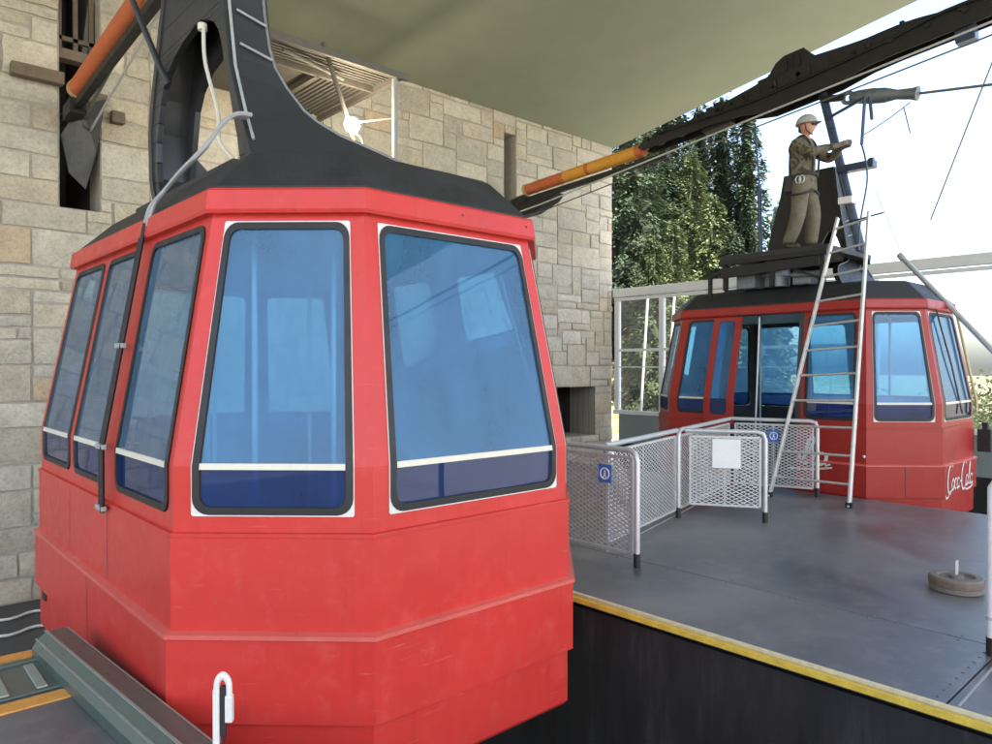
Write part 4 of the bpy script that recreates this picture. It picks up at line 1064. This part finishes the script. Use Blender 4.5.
    br=[J(.035+.158*math.cos(t)+(.05 if abs(t)<.6 else 0)*math.cos(t*2.2),.128*math.sin(t),1.712) for t in [R_(k*15-90) for k in range(13)]]
    br2=[J(.035+.09*math.cos(t),.09*math.sin(t),1.73) for t in [R_(k*15-90) for k in range(13)]]
    q.add(br+br2,[(i,i+1,13+i+1,13+i) for i in range(12)]); q.build('helmet',M['helmet'],root,smooth=50)
    q=MB(); q.tube([J(.05,.082,1.71),J(.065,.075,1.62),J(.10,.035,1.575),J(.105,0,1.57),J(.10,-.035,1.575),J(.065,-.075,1.62),J(.05,-.082,1.71)],.008,6); q.build('chin_strap',M['strap'],root)
    q=MB()
    for s in(1,-1): q.lathe([(0,.006),(.008,.004),(.010,0),(.008,-.004),(0,-.006)],J(.142,.032*s,1.688),8)
    q.build('eyes',M['hair'],root)
    q=MB(); q.box(J(.146,0,1.69),(.13,.012,.03)); q.build('glasses',M['hair'],root,bevel=.004)
    q=MB(); q.box(J(-.045,0,1.66),(.11,.04,.09)); q.build('hair',M['hair'],root,bevel=.02)
    # harness
    q=MB()
    def belt(z,rf,rr,r_,f0=0): q.tube([J(f0+rf*math.cos(t),rr*math.sin(t),z+.02*math.cos(t)) for t in [R_(k*20) for k in range(19)]],r_,6,cap=False)
    belt(1.0,.168,.185,.024,-.004)
    for s in(1,-1):
        q.tube(smooth_path([J(.15,.08*s,1.0),J(.165,.09*s,1.2),J(.15,.10*s,1.36),J(.03,.11*s,1.545),J(-.13,.09*s,1.45),J(-.175,.05*s,1.25),J(-.16,.08*s,1.0)]),.016,6)
        belt_t=[J(.01+.14*math.cos(t),.10*s+.135*math.sin(t),.78-.05*math.sin(t)*s) for t in [R_(k*20) for k in range(19)]]; q.tube(belt_t,.015,6,cap=False)
    q.build('harness',M['strap'],root,smooth=50)
    q=MB()
    for x in(.02,.07): q.tube([J(x+.035*math.cos(t),.215,.93+.05*math.sin(t)) for t in [R_(k*30) for k in range(13)]],.008,6,cap=False)
    q.build('carabiner',M['steel'],root,smooth=50)
    q=MB(); q.box(J(-.14,.14,.90),(.10,.12,.22)); q.build('tool_pouch',M['strap'],root,bevel=.02)
    return root
worker((9.83,4.50,3.20))

# ------------------------------------------------------------------ trees
def conifer(name,H,Rr,mat,seed,nb=170,per=210,size=.21,base=.03):
    r=random.Random(seed); root=empty(name)
    t=MB(); t.tube([(0,0,-.6),(0,0,H*.3),(0,0,H*.98)],[H*.02,H*.014,.02],8); t.build('trunk',M['bark'],root,smooth=60)
    c=MB(); V_=[];F_=[];CC=[]
    for b in range(nb):
        tt=base+(1-base)*(b/nb)**1.22; z=tt*H; ang=b*2.399+r.uniform(-.5,.5)
        L=Rr*(1-tt)**.72*r.uniform(.62,1.15)+.15; droop=r.uniform(.12,.38)*L; k0=r.uniform(.45,1.45)
        dirx,diry=math.cos(ang),math.sin(ang)
        n_=max(14,int(per*(L/Rr)**.8))
        for q in range(n_):
            u=r.random()**.65; sp=.34*L*(1-u*.55)*.7+.1
            px=dirx*L*u+r.gauss(0,sp*.45)*-diry; py=diry*L*u+r.gauss(0,sp*.45)*dirx
            pz=z-droop*u*u+.25*L*u*.3+r.gauss(0,.20)
            s=size*r.uniform(.6,1.35); a2=ang+r.gauss(0,.55); tip=V(math.cos(a2),math.sin(a2),r.uniform(-.85,.0)).normalized()*s
            sd2=tip.cross(V(r.uniform(-.3,.3),r.uniform(-.3,.3),1)).normalized()*s*.24
            p=V(px,py,pz); k=k0*r.uniform(.88,1.12)
            c.add([p-sd2*.6,p+tip*.55-sd2,p+tip,p+tip*.55+sd2,p+sd2*.6],[(0,1,2,3,4)],0,(k,k,k*.95))
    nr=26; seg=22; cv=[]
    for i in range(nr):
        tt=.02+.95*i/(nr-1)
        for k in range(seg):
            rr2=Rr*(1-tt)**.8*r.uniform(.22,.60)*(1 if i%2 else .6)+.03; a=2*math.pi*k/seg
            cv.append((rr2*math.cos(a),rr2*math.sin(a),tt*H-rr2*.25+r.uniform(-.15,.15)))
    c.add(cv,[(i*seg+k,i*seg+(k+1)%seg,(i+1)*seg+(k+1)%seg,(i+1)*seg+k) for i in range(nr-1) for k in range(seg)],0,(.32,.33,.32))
    c.build('crown',M[mat],root); return root
def copy_tree(src):
    o=src.copy(); COL.objects.link(o)
    for ch in src.children: d=ch.copy(); COL.objects.link(d); d.parent=o
    return o
def at(az_u,d):
    yaw=R_(42.4); F=V(math.sin(yaw),math.cos(yaw),0); R=V(math.cos(yaw),-math.sin(yaw),0)
    return F*d+R*((az_u-496)/FPX*d)
protos={'d':conifer('conifer_tree',14,3.4,'needle',3),'l':conifer('conifer_tree',12,2.9,'needle_lit',5,nb=140),'s':conifer('conifer_tree',16,2.6,'needle',9,nb=170),'b':conifer('conifer_tree',16,3.6,'needle_blue',11,nb=100,per=70)}
TR=[('d',628,33,1.0,'dark conifer rising right beside the corner of the stone building'),
    ('l',652,27,.62,'yellow green conifer low in front of the dark ones near the stone building'),
    ('s',668,38,1.02,'tall narrow dark conifer half hidden under the roof edge'),
    ('l',690,36,.98,'tall sunlit conifer in the middle of the tree row'),
    ('d',640,45,1.25,'large shaded conifer at the back of the row beside the building'),
    ('l',712,31,.86,'bushy green conifer in front, left of the blue control rod'),
    ('s',722,39,1.08,'slender conifer touching the roof edge above the tree row'),
    ('s',746,37,1.08,'last tall conifer of the dense row, beside the control rod'),
    ('d',735,30,.66,'low dark conifer just above the far cabin roof left end'),
    ('d',700,46,1.2,'broad dark conifer filling the back of the tree row'),
    ('l',672,29,.70,'small fresh green conifer above the white screen beam'),
    ('b',775,58,1.17,'thin bluish conifer standing apart behind the worker'),
    ('d',760,44,.72,'short dark conifer behind the hanger of the far cabin')]
used=set()
for k,u,d,s,lab in TR:
    o=protos[k] if k not in used else copy_tree(protos[k]); used.add(k)
    p=at(u,d); o.location=(p.x,p.y,ground_z(p.x,p.y)-.2); o.scale=(s,s,s); o.rotation_euler=(0,0,rnd.uniform(0,6)); tag(o,lab,'tree','conifers on the slope behind the station')
def bush(name,H,Rr,seed,n=1500,size=.17):
    r=random.Random(seed); root=empty(name)
    t=MB()
    for k in range(5):
        a=r.uniform(0,6.3); t.tube([(0,0,-.4),(.3*Rr*math.cos(a),.3*Rr*math.sin(a),H*.4),(.6*Rr*math.cos(a),.6*Rr*math.sin(a),H*.8)],[.07,.05,.015],6)
    t.build('stem',M['bark'],root); c=MB()
    lumps=[(r.uniform(-.6,.6)*Rr,r.uniform(-.6,.6)*Rr,H*r.uniform(.3,.85),Rr*r.uniform(.3,.55),r.uniform(.6,1.3)) for _ in range(14)]
    for q in range(n):
        lx,ly,lz,lr,lk=r.choice(lumps); d=V(r.gauss(0,1),r.gauss(0,1),r.gauss(0,1)).normalized()*lr*r.uniform(.6,1.1)
        p=V(lx,ly,lz)+d; a=V(r.gauss(0,1),r.gauss(0,1),r.gauss(0,.6)).normalized()*size*r.uniform(.6,1.3); b=a.cross(V(r.gauss(0,1),r.gauss(0,1),1)).normalized()*size*.4
        k=lk*r.uniform(.75,1.25); c.add([p,p+a*.5-b,p+a,p+a*.5+b],[(0,1,2,3)],0,(k,k,k))
    c.build('crown',M['leaf'],root); return root
bp=bush('shrub',4.2,2.6,4,n=2600)
for i,(u,d,s,lab) in enumerate(((985,27,1.0,'leafy green shrub outside the glass at the right edge'),(958,24,.72,'low leafy shrub outside the glass behind the far cabin end'),(1015,30,1.25,'tall leafy shrub outside the glass just past the right edge'),
    (1000,38,1.5,'big pale green shrub farther off behind the other shrubs at right'),(968,33,.95,'round leafy shrub half hidden behind the leaning pipe'))):
    o=bp if i==0 else copy_tree(bp); p=at(u,d); o.location=(p.x,p.y,ground_z(p.x,p.y)-.2); o.scale=(s,)*3; o.rotation_euler=(0,0,i*2.1); tag(o,lab,'shrub','shrubs outside the glass')
